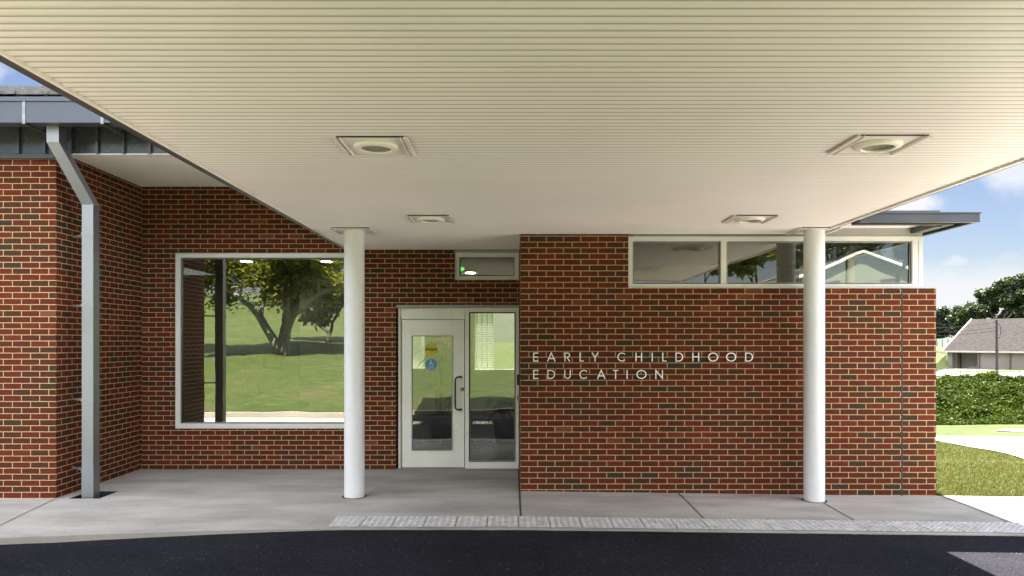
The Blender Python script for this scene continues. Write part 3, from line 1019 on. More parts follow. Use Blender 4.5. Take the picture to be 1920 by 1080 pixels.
for z in (0.30, 1.30, 3.03):
    spout_section(mb, [(sx, syy, z - 0.012), (sx, syy, z)], 0.0668, 0.0668)
sp = mb.build('downspout', SPOUT_M, school)
sp['label'] = 'grey square downspout dropping into an open drain pit'
for zp in (437, 570, 750, 882):
    z = CAMZ + (640 - zp) / F * 8.41
    g = MB()
    g.box(sx - 0.069, sx + 0.069, syy - 0.0692, syy - 0.0668, z - 0.022, z + 0.004, 1)
    g.box(sx + 0.0668, sx + 0.0690, syy - 0.0668, syy + 0.069, z - 0.022, z + 0.004, 1)
    g.box(sx - 0.069, sx - 0.0668, syy - 0.0668, syy + 0.069, z - 0.022, z + 0.004, 1)
    p0_, p1_ = Vector((sx - 0.067, syy + 0.01, z - 0.009)), Vector((-5.094, syy + 0.19, z - 0.009))
    dd = (p1_ - p0_)
    g.obox((p0_ + p1_) / 2, dd, (-dd.y, dd.x, 0), (0, 0, 1), dd.length / 2, 0.003, 0.011)
    g.build('downspout_strap', [STEEL, SPOUT_M], sp)

# ------------------------------------------------------------------ inside the building (dim, behind the glass)
mb = MB().box(-12, 4.70, 10.6, 17.3, -0.10, 0.0)
mb.build('interior_floor', FLOORP, school)
mb = MB()
mb.box(-5.39, 0.40, 10.588, 17.3, 2.97, 3.0)
mb.build('interior_ceiling', CEILP, school)
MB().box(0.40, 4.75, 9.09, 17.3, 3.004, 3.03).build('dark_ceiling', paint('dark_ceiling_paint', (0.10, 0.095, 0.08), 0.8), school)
mb = MB()
REAR = [(-3.05, -1.99, 1.15, 2.9), (-0.84, 0.12, 1.12, 2.62), (-1.5, -1.05, 0.3, 0.9)]
wall_with_holes(mb, -12, 4.70, 17.0, 17.2, -0.1, 3.0, REAR[:2])
mb.box(-12, -11.8, 10.6, 17.0, 0, 2.97)
mb.build('interior_rear_wall', WALLP, school)
mb = MB()
mb.box(-2.95, -2.85, 12.6, 17.0, 0, 2.97)
mb.box(-12, -3.90, 13.6, 13.7, 0.64, 2.97)
mb.build('interior_partition', WALLP, school)
mb = MB()
mb.box(0.45, 0.55, 10.8, 17, 0, 2.97)
mb.box(0.55, 4.69, 12.2, 12.3, 0, 3.0)
mb.build('inner_partition', paint('olive_wall_paint', (0.13, 0.13, 0.095), 0.8), school)
BLIND, t_ = new_mat('blind_slat')
mx_ = t_.n('ShaderNodeMixShader', {0: 0.55, 1: t_.n('ShaderNodeBsdfDiffuse', {'Color': (0.8, 0.8, 0.8, 1)}).outputs[0], 2: t_.n('ShaderNodeBsdfTranslucent', {'Color': (0.85, 0.85, 0.86, 1)}).outputs[0]})
t_.t.links.new(mx_.outputs[0], t_.n('ShaderNodeOutputMaterial').inputs[0])
# rear blinds
for (x0, x1, z0, z1, kind) in ((-3.04, -2.0, 1.16, 2.89, 0), (-0.83, -0.42, 1.13, 2.61, 1)):
    mb = MB()
    z = z0
    while z < z1:
        mb.mesh([(x0, 16.965, z), (x1, 16.965, z), (x1, 16.985, z + (0.047 if kind == 0 else 0.026)), (x0, 16.985, z + (0.047 if kind == 0 else 0.026))], [(0, 1, 2, 3)])
        z += 0.05
    for x in np.linspace(x0 + 0.03, x1 - 0.03, 4 if kind else 3):
        mb.box(x - 0.012, x + 0.012, 16.955, 16.96, z0, z1)
    mb.build('window_blind', BLIND, school)
# inner vestibule rail and framed glazing bars
mb = MB()
z = CAMZ - 91 / F * 13.0
mb.box(-1.85, -0.95, 13.0, 13.05, z, z + 0.065)
z = CAMZ - 130 / F * 13.0
mb.box(-0.83, 0.44, 13.0, 13.05, z, z + 0.035)
mb.box(-0.95, -0.86, 13.0, 13.05, 0, 2.95)
mb.build('vestibule_rail', CREAM, school)
# lamps recessed in the ceiling inside; the deeper pair is added to light the room
for (px, py) in ((462, 491), (612, 491), (400, 536), (535, 536)):
    yy = F * (2.962 - CAMZ) / (640 - py)
    mb = MB()
    n = 28
    x = (px - 960) / F * yy
    mb.face([(x + 0.085 * math.cos(2 * math.pi * k / n), yy + 0.085 * math.sin(2 * math.pi * k / n), 2.964) for k in range(n)][::-1])
    mb.build('recessed_ceiling_lamp', LAMP, school)
yy = F * (2.962 - CAMZ) / (640 - 512)
mb = MB()
x = (882 - 960) / F * yy
mb.face([(x + 0.085 * math.cos(2 * math.pi * k / 28), yy + 0.12 * math.sin(2 * math.pi * k / 28), 2.964) for k in range(28)][::-1])
mb.build('recessed_ceiling_lamp', LAMP, school)
# pictures on the inner wall of the left room
mb = MB()
def pic(px0, py0, px1, py1, y, mi):
    x0, x1 = (px0 - 960) / F * y, (px1 - 960) / F * y
    z1, z0 = CAMZ + (640 - py0) / F * y, CAMZ + (640 - py1) / F * y
    frame_ring(mb, x0, x1, y - 0.02, y, z0, z1, 0.03, mi)
    mb.box(x0 + 0.031, x1 - 0.031, y - 0.012, y - 0.001, z0 + 0.031, z1 - 0.031, 2)
PR = paint('red_frame_wood', (0.28, 0.05, 0.025), 0.5)
PGN = paint('olive_frame_wood', (0.22, 0.24, 0.03), 0.5)
PPAP = paint('picture_paper', (0.6, 0.57, 0.52), 0.7, 0, 0.25, 12.0)
pic(493, 667, 530, 692, 13.59, 0)
pic(463, 668, 488, 740, 13.59, 1)
mb.build('wall_picture', [PR, PGN, PPAP], school)


# ------------------------------------------------------------------ entrance canopy
canopy = tag(empty('entrance_canopy', (0.65, 6.0, 3.03)), 'flat entrance canopy with cream corrugated soffit and dark bronze edge', 'canopy')
CX0, CX1, CY0 = -2.222, 3.532, 2.2
SZ = 3.0242
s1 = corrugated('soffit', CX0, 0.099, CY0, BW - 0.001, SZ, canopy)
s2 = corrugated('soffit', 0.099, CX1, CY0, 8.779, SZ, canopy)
mb = MB()
mb.box(CX0 - 0.072, CX0 - 0.006, CY0 - 0.07, BW - 0.002, 3.012, 3.34)
mb.box(CX1 + 0.016, CX1 + 0.056, CY0 - 0.07, 8.778, 3.012, 3.34)
mb.box(CX0 - 0.006, CX1 + 0.016, CY0 - 0.07, CY0 - 0.005, 3.012, 3.34)
mb.build('edge_beam', BRONZE, canopy, bevel=0.003)
mb = MB()
mb.box(CX0 - 0.005, CX0 + 0.010, CY0, BW - 0.003, 3.006, 3.0165)
mb.box(CX0 + 0.006, CX0 + 0.010, CY0, BW - 0.003, 3.0165, 3.05)
mb.build('edge_trim', SOFFIT, canopy)
mb = MB()
mb.box(CX1 - 0.012, CX1 + 0.015, CY0, 8.777, 3.004, 3.0165)
mb.box(CX1 - 0.012, CX1 - 0.008, CY0, 8.777, 3.0165, 3.05)
mb.build('edge_trim', SOFFIT, canopy)
mb = MB()
mb.box(0.085, 0.099, 8.775, 8.779, 3.0, 3.012)
mb.box(0.094, 1.42, 8.762, 8.779, 3.004, 3.012)
mb.build('wall_closure_trim', BRONZE, canopy)
mb = MB()
mb.box(CX0 - 0.20, 0.09, CY0 - 0.2, BW - 0.003, 3.341, 3.43)
mb.box(0.09, 3.80, CY0 - 0.2, 9.6, 3.341, 3.43)
mb.build('roof_deck', BRONZE, canopy)


def plate_geo(cx, cy, half=0.207, zt=3.0175):
    """square soffit plate with two side channels, plus thin front and back lips"""
    pl = MB()
    pl.box(cx - half, cx + half, cy - half, cy + half, zt - 0.003, zt)
    ch = MB()
    for s in (-1, 1):
        a = cx + s * half
        ch.box(a - 0.004, a + 0.022 * s if s > 0 else a - 0.022, cy - half - 0.012, cy + half + 0.012, zt - 0.016, zt - 0.0032)
        ch.box(a - 0.022 * s, a - 0.018 * s, cy - half - 0.012, cy + half + 0.012, zt - 0.020, zt - 0.0032)
    ch.box(cx - half, cx + half, cy - half - 0.010, cy - half - 0.004, zt - 0.006, zt + 0.004, 1)
    ch.box(cx - half, cx + half, cy + half + 0.002, cy + half + 0.026, zt - 0.010, zt - 0.004)
    return pl, ch


PLATE_M = paint('soffit_plate_paint', (0.86, 0.785, 0.735), 0.4, 0, 0.05, 6.0)
RING_M = paint('downlight_ring_paint', (0.86, 0.81, 0.73), 0.5, 0, 0.01)
dl0 = None
DL = [(-0.872, 4.80, 'cream round downlight on a square soffit plate, front left of the four'),
      (2.335, 4.765, 'cream round downlight on a square soffit plate, front right of the four'),
      (-0.835, 7.665, 'cream round downlight on a square soffit plate, between left column and transom window'),
      (2.447, 7.665, 'cream round downlight on a square soffit plate, above the clerestory left of the right column')]
for (cx, cy, lab) in DL:
    if dl0 is None:
        dl0 = empty('downlight', (cx, cy, 3.018))
        pl, ch = plate_geo(cx, cy)
        pl.build('mounting_plate', PLATE_M, dl0)
        ch.build('plate_channel', [PLATE_M, BRONZE], dl0)
        MB().lathe(cx, cy, [(0.142, 3.0140), (0.144, 3.004), (0.137, 2.995), (0.121, 2.990), (0.108, 2.992), (0.104, 2.989), (0.100, 2.990), (0.098, 3.002)], 48).build('trim_ring', RING_M, dl0)
        MB().lathe(cx, cy, [(0.0975, 3.001), (0.086, 3.006), (0.060, 3.0115), (0.030, 3.0135), (0.001, 3.0138)], 48).build('reflector', REFLECT, dl0)
        o = dl0
    else:
        o = dl0.copy()
        COL.objects.link(o)
        for chd in [c for c in dl0.children]:
            c = chd.copy()
            COL.objects.link(c)
            c.parent = o
        o.location = (cx, cy, 3.018)
    tag(o, lab, 'downlight', 'downlights in the canopy soffit')

# columns
for i, (cx, cy, lab) in enumerate(((-1.786, 8.46, 'round white column between the picture window and the entrance door'),
                                   (3.416, 8.44, 'round white column in front of the clerestory and lettered brick wall'))):
    c = tag(empty('column', (cx, cy, zs(cx))), lab, 'column', 'white columns carrying the canopy')
    MB().cyl(cx, cy, zs(cx) - 0.05, 3.0125, 0.1135, 64).build('shaft', WHITE, c)
    pl, ch = plate_geo(cx, cy + 0.02, 0.207)
    pl.build('collar_plate', PLATE_M, c)
    ch.build('plate_channel', [PLATE_M, BRONZE], c)
    MB().lathe(cx, cy, [(0.1138, zs(cx) + 0.004), (0.140, zs(cx) + 0.004)], 48).build('base_gasket', JOINT, c)

# ------------------------------------------------------------------ wall lettering
def stroke(mb, pts, wd, y0, y1, closed=False):
    """a ribbon of constant width along a 2-D polyline, with thickness"""
    P = [Vector((p[0], p[1])) for p in pts]
    n = len(P)
    left, right = [], []
    for i in range(n):
        if closed:
            a, b = P[i - 1], P[(i + 1) % n]
            d0, d1 = (P[i] - a).normalized(), (b - P[i]).normalized()
        else:
            d0 = (P[i] - P[i - 1]).normalized() if i > 0 else (P[1] - P[0]).normalized()
            d1 = (P[i + 1] - P[i]).normalized() if i < n - 1 else d0
        t = (d0 + d1)
        t = d0 if t.length < 1e-6 else t.normalized()
        nn = Vector((-t.y, t.x))
        c = max(0.35, nn.dot(Vector((-d1.y, d1.x))))
        left.append(P[i] + nn * wd / 2 / c)
        right.append(P[i] - nn * wd / 2 / c)
    rng_ = range(n if closed else n - 1)
    for i in rng_:
        j = (i + 1) % n
        a, b, c, d = left[i], left[j], right[j], right[i]
        mb.face([(d.x, y0, d.y), (c.x, y0, c.y), (b.x, y0, b.y), (a.x, y0, a.y)])
        mb.face([(a.x, y0, a.y), (b.x, y0, b.y), (b.x, y1, b.y), (a.x, y1, a.y)])
        mb.face([(c.x, y0, c.y), (d.x, y0, d.y), (d.x, y1, d.y), (c.x, y1, c.y)])
    if not closed:
        for k in (0, -1):
            a, d = left[k], right[k]
            mb.face([(a.x, y0, a.y), (d.x, y0, d.y), (d.x, y1, d.y), (a.x, y1, a.y)])


def arc(cx, cz, rx, rz, a0, a1, n=20):
    return [(cx + rx * math.cos(R(a0 + (a1 - a0) * k / n)), cz + rz * math.sin(R(a0 + (a1 - a0) * k / n))) for k in range(n + 1)]


def letter(ch, x0, x1, z0, z1, wd):
    h = wd / 2
    a, b, c, d = x0 + h, x1 - h, z0 + h, z1 - h
    m = (c + d) / 2
    L = []
    if ch == 'E': L = [[(x1, d), (a, d), (a, c), (x1, c)], [(a, m), (x1 - 0.005, m)]]
    if ch == 'A': L = [[(x0 + h, z0), ((x0 + x1) / 2, z1 - h * 0.6), (x1 - h, z0)], [(x0 + (x1 - x0) * 0.24, z0 + (z1 - z0) * 0.33), (x1 - (x1 - x0) * 0.24, z0 + (z1 - z0) * 0.33)]]
    if ch == 'R':
        r = (d - m) / 2
        L = [[(a, z0), (a, d), (b - r, d)] + arc(b - r, m + r, r, r, 90, -90, 12)[1:] + [(a, m)], [(b - r - 0.008, m), (x1 - h * 0.6, z0)]]
    if ch == 'L': L = [[(a, z1), (a, c), (x1, c)]]
    if ch == 'Y': L = [[(x0 + h, z1), ((x0 + x1) / 2, m - 0.004), (x1 - h, z1)], [((x0 + x1) / 2, m), ((x0 + x1) / 2, z0)]]
    if ch == 'C':
        rz, cx = (d - c) / 2, x0 + h + (d - c) / 2
        L = [arc(cx, m, rz, rz, 42, 318, 28)]
    if ch == 'H': L = [[(a, z0), (a, z1)], [(b, z0), (b, z1)], [(a, m + 0.003), (b, m + 0.003)]]
    if ch == 'I': L = [[((x0 + x1) / 2, z0), ((x0 + x1) / 2, z1)]]
    if ch == 'D':
        rz = (d - c) / 2
        rx = min(rz, (b - a))
        L = [[(a, c), (a, d), (b - rx, d)] + arc(b - rx, m, rx, rz, 90, -90, 20)[1:] + [(a - h, c)]]
    if ch == 'U':
        r = (b - a) / 2
        L = [[(a, z1), (a, c + r)] + arc(a + r, c + r, r, r, 180, 360, 16)[1:] + [(b, z1)]]
    if ch == 'T': L = [[(x0, d), (x1, d)], [((x0 + x1) / 2, d), ((x0 + x1) / 2, z0)]]
    if ch == 'N': L = [[(a, z0), (a, z1 - h), (b, z0 + h), (b, z1)]]
    out = [(p, False) for p in L]
    if ch == 'O': out = [(arc((x0 + x1) / 2, (z0 + z1) / 2, (b - a) / 2, (d - c) / 2, 0, 348, 29), True)]
    return out


LY = 8.78 - 0.026
sign = tag(empty('wall_sign', (1.4, 8.77, 1.55)), 'white wall lettering reading EARLY CHILDHOOD EDUCATION on the red brick', 'sign')
ROWS = [((158, 222), [('E', 153, 190), ('A', 252, 314), ('R', 378, 418), ('L', 487, 517), ('Y', 573, 623), ('C', 760, 826), ('H', 890, 937), ('I', 1005, 1015),
                      ('L', 1083, 1113), ('D', 1178, 1233), ('H', 1300, 1348), ('O', 1413, 1485), ('O', 1543, 1615), ('D', 1680, 1736)]),
        ((283, 347), [('E', 153, 190), ('D', 255, 310), ('U', 377, 423), ('C', 486, 551), ('A', 612, 674), ('T', 727, 766), ('I', 824, 834), ('O', 897, 969), ('N', 1033, 1087)])]
for (t_, b_), ls in ROWS:
    for (ch, l, r_) in ls:
        X = lambda u: (960 + u / 3.84 - 960) / F * LY
        Z = lambda v: CAMZ + (640 - (620 + v / 3.84)) / F * LY
        mb = MB()
        for kk, (p, closed) in enumerate(letter(ch, X(l), X(r_), Z(b_), Z(t_), 0.0108)):
            stroke(mb, p, 0.0108, LY - 0.0004 * kk, LY + 0.012, closed)
        for zz in (Z(b_) + 0.03, Z(t_) - 0.03):          # stand-off pins behind the letter
            pass
        mb.build('letter', LETTER, sign)

# small access controls on the entrance return wall
cr = tag(empty('card_reader', (0.085, 9.6, 1.25)), 'small black card reader on the brick return beside the sidelight', 'card reader')
MB().box(0.062, 0.098, 9.55, 9.62, 1.20, 1.335).build('housing', BLACK, cr, bevel=0.004)
MB().box(0.0605, 0.0618, 9.56, 9.61, 1.29, 1.32).build('sensor_window', DARKSTEEL, cr)
pb = tag(empty('push_button', (0.085, 9.6, 1.0)), 'steel door push button box low on the brick return', 'push button')
MB().box(0.072, 0.098, 9.55, 9.64, 0.985, 1.085).build('backplate', STEEL, pb, bevel=0.003)
MB().box(0.066, 0.0715, 9.575, 9.615, 1.01, 1.06).build('button', BLACK, pb, bevel=0.002)

# ------------------------------------------------------------------ tactile paving strip
strip = tag(empty('tactile_strip', (1.7, 7.33, 0)), 'strip of pale tactile paving tiles with raised domes along the pavement edge', 'tactile paving')
TY0, TY1, TW = 7.165, 7.545, 0.3055
TYC = (TY0 + TY1) / 2
tile_me = None
for k in range(23):
    x0 = -1.770 + k * TW
    z0 = zs(x0, TYC) + 0.004
    if tile_me is None:
        mb = MB()
        g = 0.0035
        mb.box(g, TW - g, TY0 - TYC, TY1 - TYC, -0.004, 0.002)
        nx, ny = 5, 6
        for i in range(nx):
            for j in range(ny):
                cx, cy = (i + 0.5) * TW / nx, TY0 - TYC + (j + 0.5) * (TY1 - TY0) / ny
                n = 10
                vs = []
                for (r, zz) in ((0.0200, 0.0021), (0.0185, 0.0065), (0.0125, 0.0095)):
                    vs += [(cx + r * math.cos(2 * math.pi * q / n), cy + r * math.sin(2 * math.pi * q / n), zz) for q in range(n)]
                fs = [(s_ * n + q, s_ * n + (q + 1) % n, (s_ + 1) * n + (q + 1) % n, (s_ + 1) * n + q) for s_ in range(2) for q in range(n)]
                fs.append(tuple(range(2 * n, 3 * n)))
                mb.mesh(vs, fs)
        o = mb.build('tile', TILE_M, strip)
        tile_me = o.data
    else:
        o = link('tile', tile_me, strip)
    tilt = -0.0122 if x0 > 0 else 0.0
    off = world_off(strip)
    o.location = (x0 - off.x, TYC - off.y, z0 - off.z + 0.0015)
    o.rotation_euler = (math.atan(0.02), math.atan(0.0122) if x0 > -0.1 else 0, 0)
# backing bed so the gaps between tiles read dark
mb = MB()
for k in range(23):
    a, b = -1.770 + k * TW, -1.770 + (k + 1) * TW
    mb.face([(x, y, zs(x, y) + 0.0035) for (x, y) in ((a, TY0 - 0.004), (b, TY0 - 0.004), (b, TY1 + 0.004), (a, TY1 + 0.004))])
mb.build('bedding', JOINT, strip)


# ------------------------------------------------------------------ vegetation
def leaf_quads(centres, size, rg, flat=0.0, asp=1.5):
    n = len(centres)
    d = rg.normal(size=(n, 3))
    d[:, 2] *= (1 - flat)
    d /= np.linalg.norm(d, axis=1)[:, None] + 1e-9
    e = rg.normal(size=(n, 3))
    if flat > 0: e[:, 2] *= (1 - flat)
    e -= (e * d).sum(1)[:, None] * d
    e /= np.linalg.norm(e, axis=1)[:, None] + 1e-9
    s = size * rg.uniform(0.6, 1.35, n)[:, None]
    a, b = d * s * asp / 2, e * s / 2
    c = np.asarray(centres)
    V = np.stack([c - a, c + b * 0.9 - a * 0.05, c + a, c - b * 0.9 - a * 0.05], 1)
    return V


def grow(rg, start, direc, length, rad, depth, mb, tips, spread=0.6, kids=(2, 3), up=0.15, mi=0):
    pts, rads = [Vector(start)], [rad]
    d = Vector(direc).normalized()
    n = 4 if depth > 0 else 3
    for k in range(n):
        d = (d + Vector(rg.normal(0, 0.16, 3)) + Vector((0, 0, up * 0.3))).normalized()
        pts.append(pts[-1] + d * length / n)
        rads.append(rad * (1 - 0.42 * (k + 1) / n))
    mb.tube(pts, rads, 8 if rad > 0.05 else 5, mi)
    if depth <= 1:
        for p in pts[1:]: tips.append(p)
    if depth == 0: return
    for k in range(rg.integers(kids[0], kids[1] + 1)):
        q = Vector(rg.normal(0, 1, 3))
        nd = (d + q.normalized() * spread * rg.uniform(0.6, 1.3) + Vector((0, 0, up))).normalized()
        idx = n if k < 2 else int(rg.integers(2, n + 1))
        grow(rg, pts[idx], nd, length * rg.uniform(0.62, 0.85), rads[idx] * 0.78, depth - 1, mb, tips, spread, kids, up, mi)


def tree(name, base, limbs, seed, leafmat, barkmat, nleaf, lsize, clump, depth=4, label='', cat='tree', group=None, spread=0.65, up=0.15, kids=(2, 3), droop=0.0):
    rg = np.random.default_rng(seed)
    t = tag(empty(name, base), label, cat, group)
    mb = MB()
    tips = []
    for (st, dr, ln, rd_) in limbs:
        grow(rg, Vector(base) + Vector(st), dr, ln, rd_, depth, mb, tips, spread, kids, up)
    mb.build('trunk', barkmat, t)
    T = np.array([tuple(p) for p in tips])
    pick = rg.integers(0, len(T), nleaf)
    off = rg.normal(size=(nleaf, 3))
    off *= (clump * rg.uniform(0.15, 1.0, nleaf) / (np.linalg.norm(off, axis=1) + 1e-9))[:, None]
    off[:, 2] *= 0.7
    off[:, 2] -= droop * rg.random(nleaf)
    C = T[pick] + off
    quads_mesh('crown', leaf_quads(C, lsize, rg, 0.25), leafmat, t)
    return t


def trunk_limbs(h, r, lean=(0, 0)):
    return [((0, 0, -0.15), (lean[0], lean[1], 1), h, r)]


# trees beyond the building on the right
def far_tree(px, pbase_z, y, h, seed, lm, nleaf, ls, clump, label, spread=0.75, depth=4, up=0.10, kids=(3, 3)):
    x = (px - 960) / F * y
    return tree('broadleaf_tree', (x, y, pbase_z), trunk_limbs(h * 0.26, h * 0.030), seed, lm, DARKBARK, nleaf, ls, clump, depth, label, 'tree', None, spread, up, kids)


far_tree(1888, -1.0, 124, 17.8, 11, LEAF_D, 30000, 0.36, 1.05, 'large spreading broadleaf tree rising above the grey roof')
far_tree(1828, -1.0, 128, 12.5, 23, LEAF_D, 11000, 0.36, 0.95, 'lower leafy tree just left of the big spreading tree')
far_tree(1800, 0.0, 150, 10.5, 31, LEAF_B, 7500, 0.40, 1.0, 'dark bluish tree beyond the left end of the grey roof', 0.6)
far_tree(1776, 0.0, 158, 9.0, 32, LEAF_B, 6000, 0.42, 1.1, 'small dark tree on the skyline left of the grey roof', 0.6)
far_tree(1750, 0.0, 150, 11.0, 33, LEAF_B, 6000, 0.42, 1.1, 'dark tree partly hidden by the brick corner', 0.6)
far_tree(1960, -1.0, 130, 15.0, 34, LEAF_G, 12000, 0.38, 1.0, 'broadleaf tree behind the right end of the grey roof')

# bank of kudzu: ground cover nobody could count
rg = np.random.default_rng(3)
def bank_z(x, y):
    t = np.clip((y - 24.4) / 13.0, 0, 1)
    base_ = np.interp(y, PY, PZ)
    hgt = 1.22 * np.sin(np.clip(t, 0, 1) * math.pi / 2) ** 0.9
    hgt = np.where(y > 38, np.clip(hgt - (y - 38) * 0.10, 0, None), hgt)
    return base_ + hgt
N = 190000
Y = 24.4 + 21 * rg.random(N) ** 1.3
X = Y * rg.uniform(0.50, 0.80, N)
lump = np.array([mnoise.noise((a * 0.42, b * 0.42, 2.0)) + 0.55 * mnoise.noise((a * 1.1, b * 1.1, 7.0)) + 0.3 * mnoise.noise((a * 2.6, b * 2.6, 3.0)) for a, b in zip(X, Y)])
Zb = bank_z(X, Y)
amp = np.clip((Y - 24.3) * 0.35, 0, 0.50)
Z = Zb + lump * amp + rg.uniform(-0.12, 0.05, N)
V = leaf_quads(np.stack([X, Y, Z], 1), 0.090, rg, 0.45, 1.15)
quads = quads_mesh('kudzu_bank', V, KUDZU)
tag(quads, kind='stuff')
# soil under the leaves
bx = [float(v) for v in np.linspace(12, 43, 32)]
by = [float(v) for v in np.linspace(24.2, 47, 24)]
SOIL = paint('dark_soil', (0.030, 0.035, 0.014), 0.95, 0, 0.2)
tag(grid_ground('bank_soil', bx, by, SOIL, lambda x, y: float(bank_z(np.array(x), np.array(y))) - 0.28 + 0.50 * mnoise.noise((x * 0.42, y * 0.42, 2.0)) * min(1, max(0, (y - 24.3) * 0.35))), kind='structure')

# grass blades on the near lawn
N = 190000
X = 4.99 + 7.5 * rg.random(N)
Y = 8.83 + 8.6 * rg.random(N) ** 1.5
keep = (X / Y > 0.5) & (X / Y < 0.78)
X, Y = X[keep], Y[keep]
F1 = [ground_at(*p) for p in ((1700, 824), (1757, 828), (1850, 845), (1920, 863), (2050, 905))]
F2 = [ground_at(*p) for p in ((1700, 819), (1757, 820), (1838, 820), (1920, 821), (2050, 824))]
def off_path(x, y):
    lo = np.interp(x / y, [p.x / p.y for p in F1], [p.y for p in F1])
    hi = np.interp(x / y, [p.x / p.y for p in F2], [p.y for p in F2])
    return (y < lo - 0.02) | (y > hi + 0.02)
k = off_path(X, Y)
X, Y = X[k], Y[k]
Z = np.array([terrain(a, b) for a, b in zip(X, Y)])
n = len(X)
ang = rg.uniform(0, 2 * math.pi, n)
lean = rg.normal(0, 0.03, (n, 2))
hh = rg.uniform(0.014, 0.042, n)
wd = rg.uniform(0.003, 0.007, n)
dx, dy_ = np.cos(ang) * wd, np.sin(ang) * wd
Vb = np.stack([np.stack([X - dx, Y - dy_, Z - 0.005], 1), np.stack([X + dx, Y + dy_, Z - 0.005], 1),
               np.stack([X + lean[:, 0] + dx * 0.3, Y + lean[:, 1] + dy_ * 0.3, Z + hh], 1), np.stack([X + lean[:, 0] - dx * 0.3, Y + lean[:, 1] - dy_ * 0.3, Z + hh * 0.98], 1)], 1)
tag(quads_mesh('grass', Vb, BLADE), kind='stuff')

# the forked tree on the bank behind the camera, seen in the glass
MIRROR_Y = BW + 0.08
def behind(px, py, d):              # a point behind the camera that the front glazing shows at a photo pixel
    return Vector(((px - 960) / F * d, 2 * MIRROR_Y - d, CAMZ + (640 - py) / F * d))
DT = 2 * MIRROR_Y + 12.0
fb = behind(528, 668, DT)
fb.z = terrain(fb.x, fb.y)
ft = tag(empty('forked_tree', tuple(fb)), 'forked grey tree with yellow green leaves on the lawn, reflected in the picture window', 'tree')
mbt, tipsT = MB(), []
rgt = np.random.default_rng(41)
for pl, r0, r1, dy in (([(530, 676), (523, 655), (512, 636), (497, 612), (485, 590), (474, 574), (455, 560), (432, 548)], 0.25, 0.10, 0.4),
                       ([(530, 676), (529, 645), (533, 618), (541, 596), (552, 578), (570, 562), (596, 548), (622, 540)], 0.31, 0.11, -0.5),
                       ([(537, 604), (540, 585), (538, 562), (534, 540), (530, 520)], 0.19, 0.09, 0.0),
                       ([(487, 594), (486, 572), (492, 548), (498, 525)], 0.13, 0.07, -0.8)):
    P_ = [behind(px, py, DT) for px, py in pl]
    n_ = len(P_)
    for k, p in enumerate(P_): p.y += dy * k / n_ + float(rgt.normal(0, 0.04))
    mbt.tube(P_, [r0 + (r1 - r0) * (k / (n_ - 1)) ** 0.7 for k in range(n_)], 10)
    for k in range(n_ // 2, n_):
        for q in range(3 if k == n_ - 1 else 1):
            v = Vector(rgt.normal(0, 1, 3)); v.z = abs(v.z) * 0.5 + 0.45
            grow(rgt, P_[k], v, 1.5, r1 * 0.55, 2, mbt, tipsT, 0.8, (3, 3), 0.12)
mbt.build('trunk', BARK, ft)
T_ = np.array([tuple(p) for p in tipsT])
T_ = T_[T_[:, 2] > fb.z + 2.3]
nl = 38000
off = rgt.normal(size=(nl, 3))
off *= (0.75 * rgt.uniform(0.1, 1, nl) / np.linalg.norm(off, axis=1))[:, None]
quads_mesh('crown', leaf_quads(T_[rgt.integers(0, len(T_), nl)] + off, 0.12, rgt, 0.65), LEAF_Y, ft)
for (x, y, h, sd_, lm, lab) in ((-9.45, -17.3, 5.2, 42, LEAF_D, 'dark slender tree on the slope, reflected beside the white column'),
                                (-15.6, -13.5, 6.5, 48, LEAF_Y, 'yellow green tree left of the forked tree, at the left edge of the window reflection'),
                                (12, -19, 8, 43, LEAF_Y, 'yellow green tree beside the house, reflected in the clerestory'),
                                (26, -34, 10, 44, LEAF_D, 'dark tree to the right of the white gabled house on the hill'),
                                (-24, -42, 11, 45, LEAF_G, 'big green tree far up the left side of the slope'),
                                (-16, -52, 12, 46, LEAF_D, 'dark skyline tree at the top of the grassy slope'),
                                (4, -56, 12, 47, LEAF_G, 'green skyline tree at the centre of the grassy slope')):
    last_tree = tree('lawn_tree', (x, y, terrain(x, y)), trunk_limbs(h * 0.28, h * 0.026), sd_, lm, DARKBARK, 14000, 0.26, 1.0, 4, lab, 'tree', None, 0.7, 0.12, (2, 3))
# the row of trees along the hilltop, all seen only in the glass
rr = random.Random(9)
src = [o for o in COL.objects if o.name.startswith('lawn_tree')]
for k in range(26):
    a = src[k % len(src)]
    x, y = -62 + k * 5.4 + rr.uniform(-1.5, 1.5), -72 + rr.uniform(-6, 6)
    c = a.copy()
    COL.objects.link(c)
    for ch in a.children:
        d = ch.copy()
        COL.objects.link(d)
        d.parent = c
    c.location = (x, y, terrain(x, y) - 0.2)
    c.rotation_euler = (0, 0, rr.uniform(0, 6.28))
    sc_ = rr.uniform(0.8, 1.25)
    c.scale = (sc_, sc_, sc_)
    tag(c, 'leafy tree in the row along the hilltop, seen only as a reflection in the glass', 'tree', 'trees along the reflected hilltop')


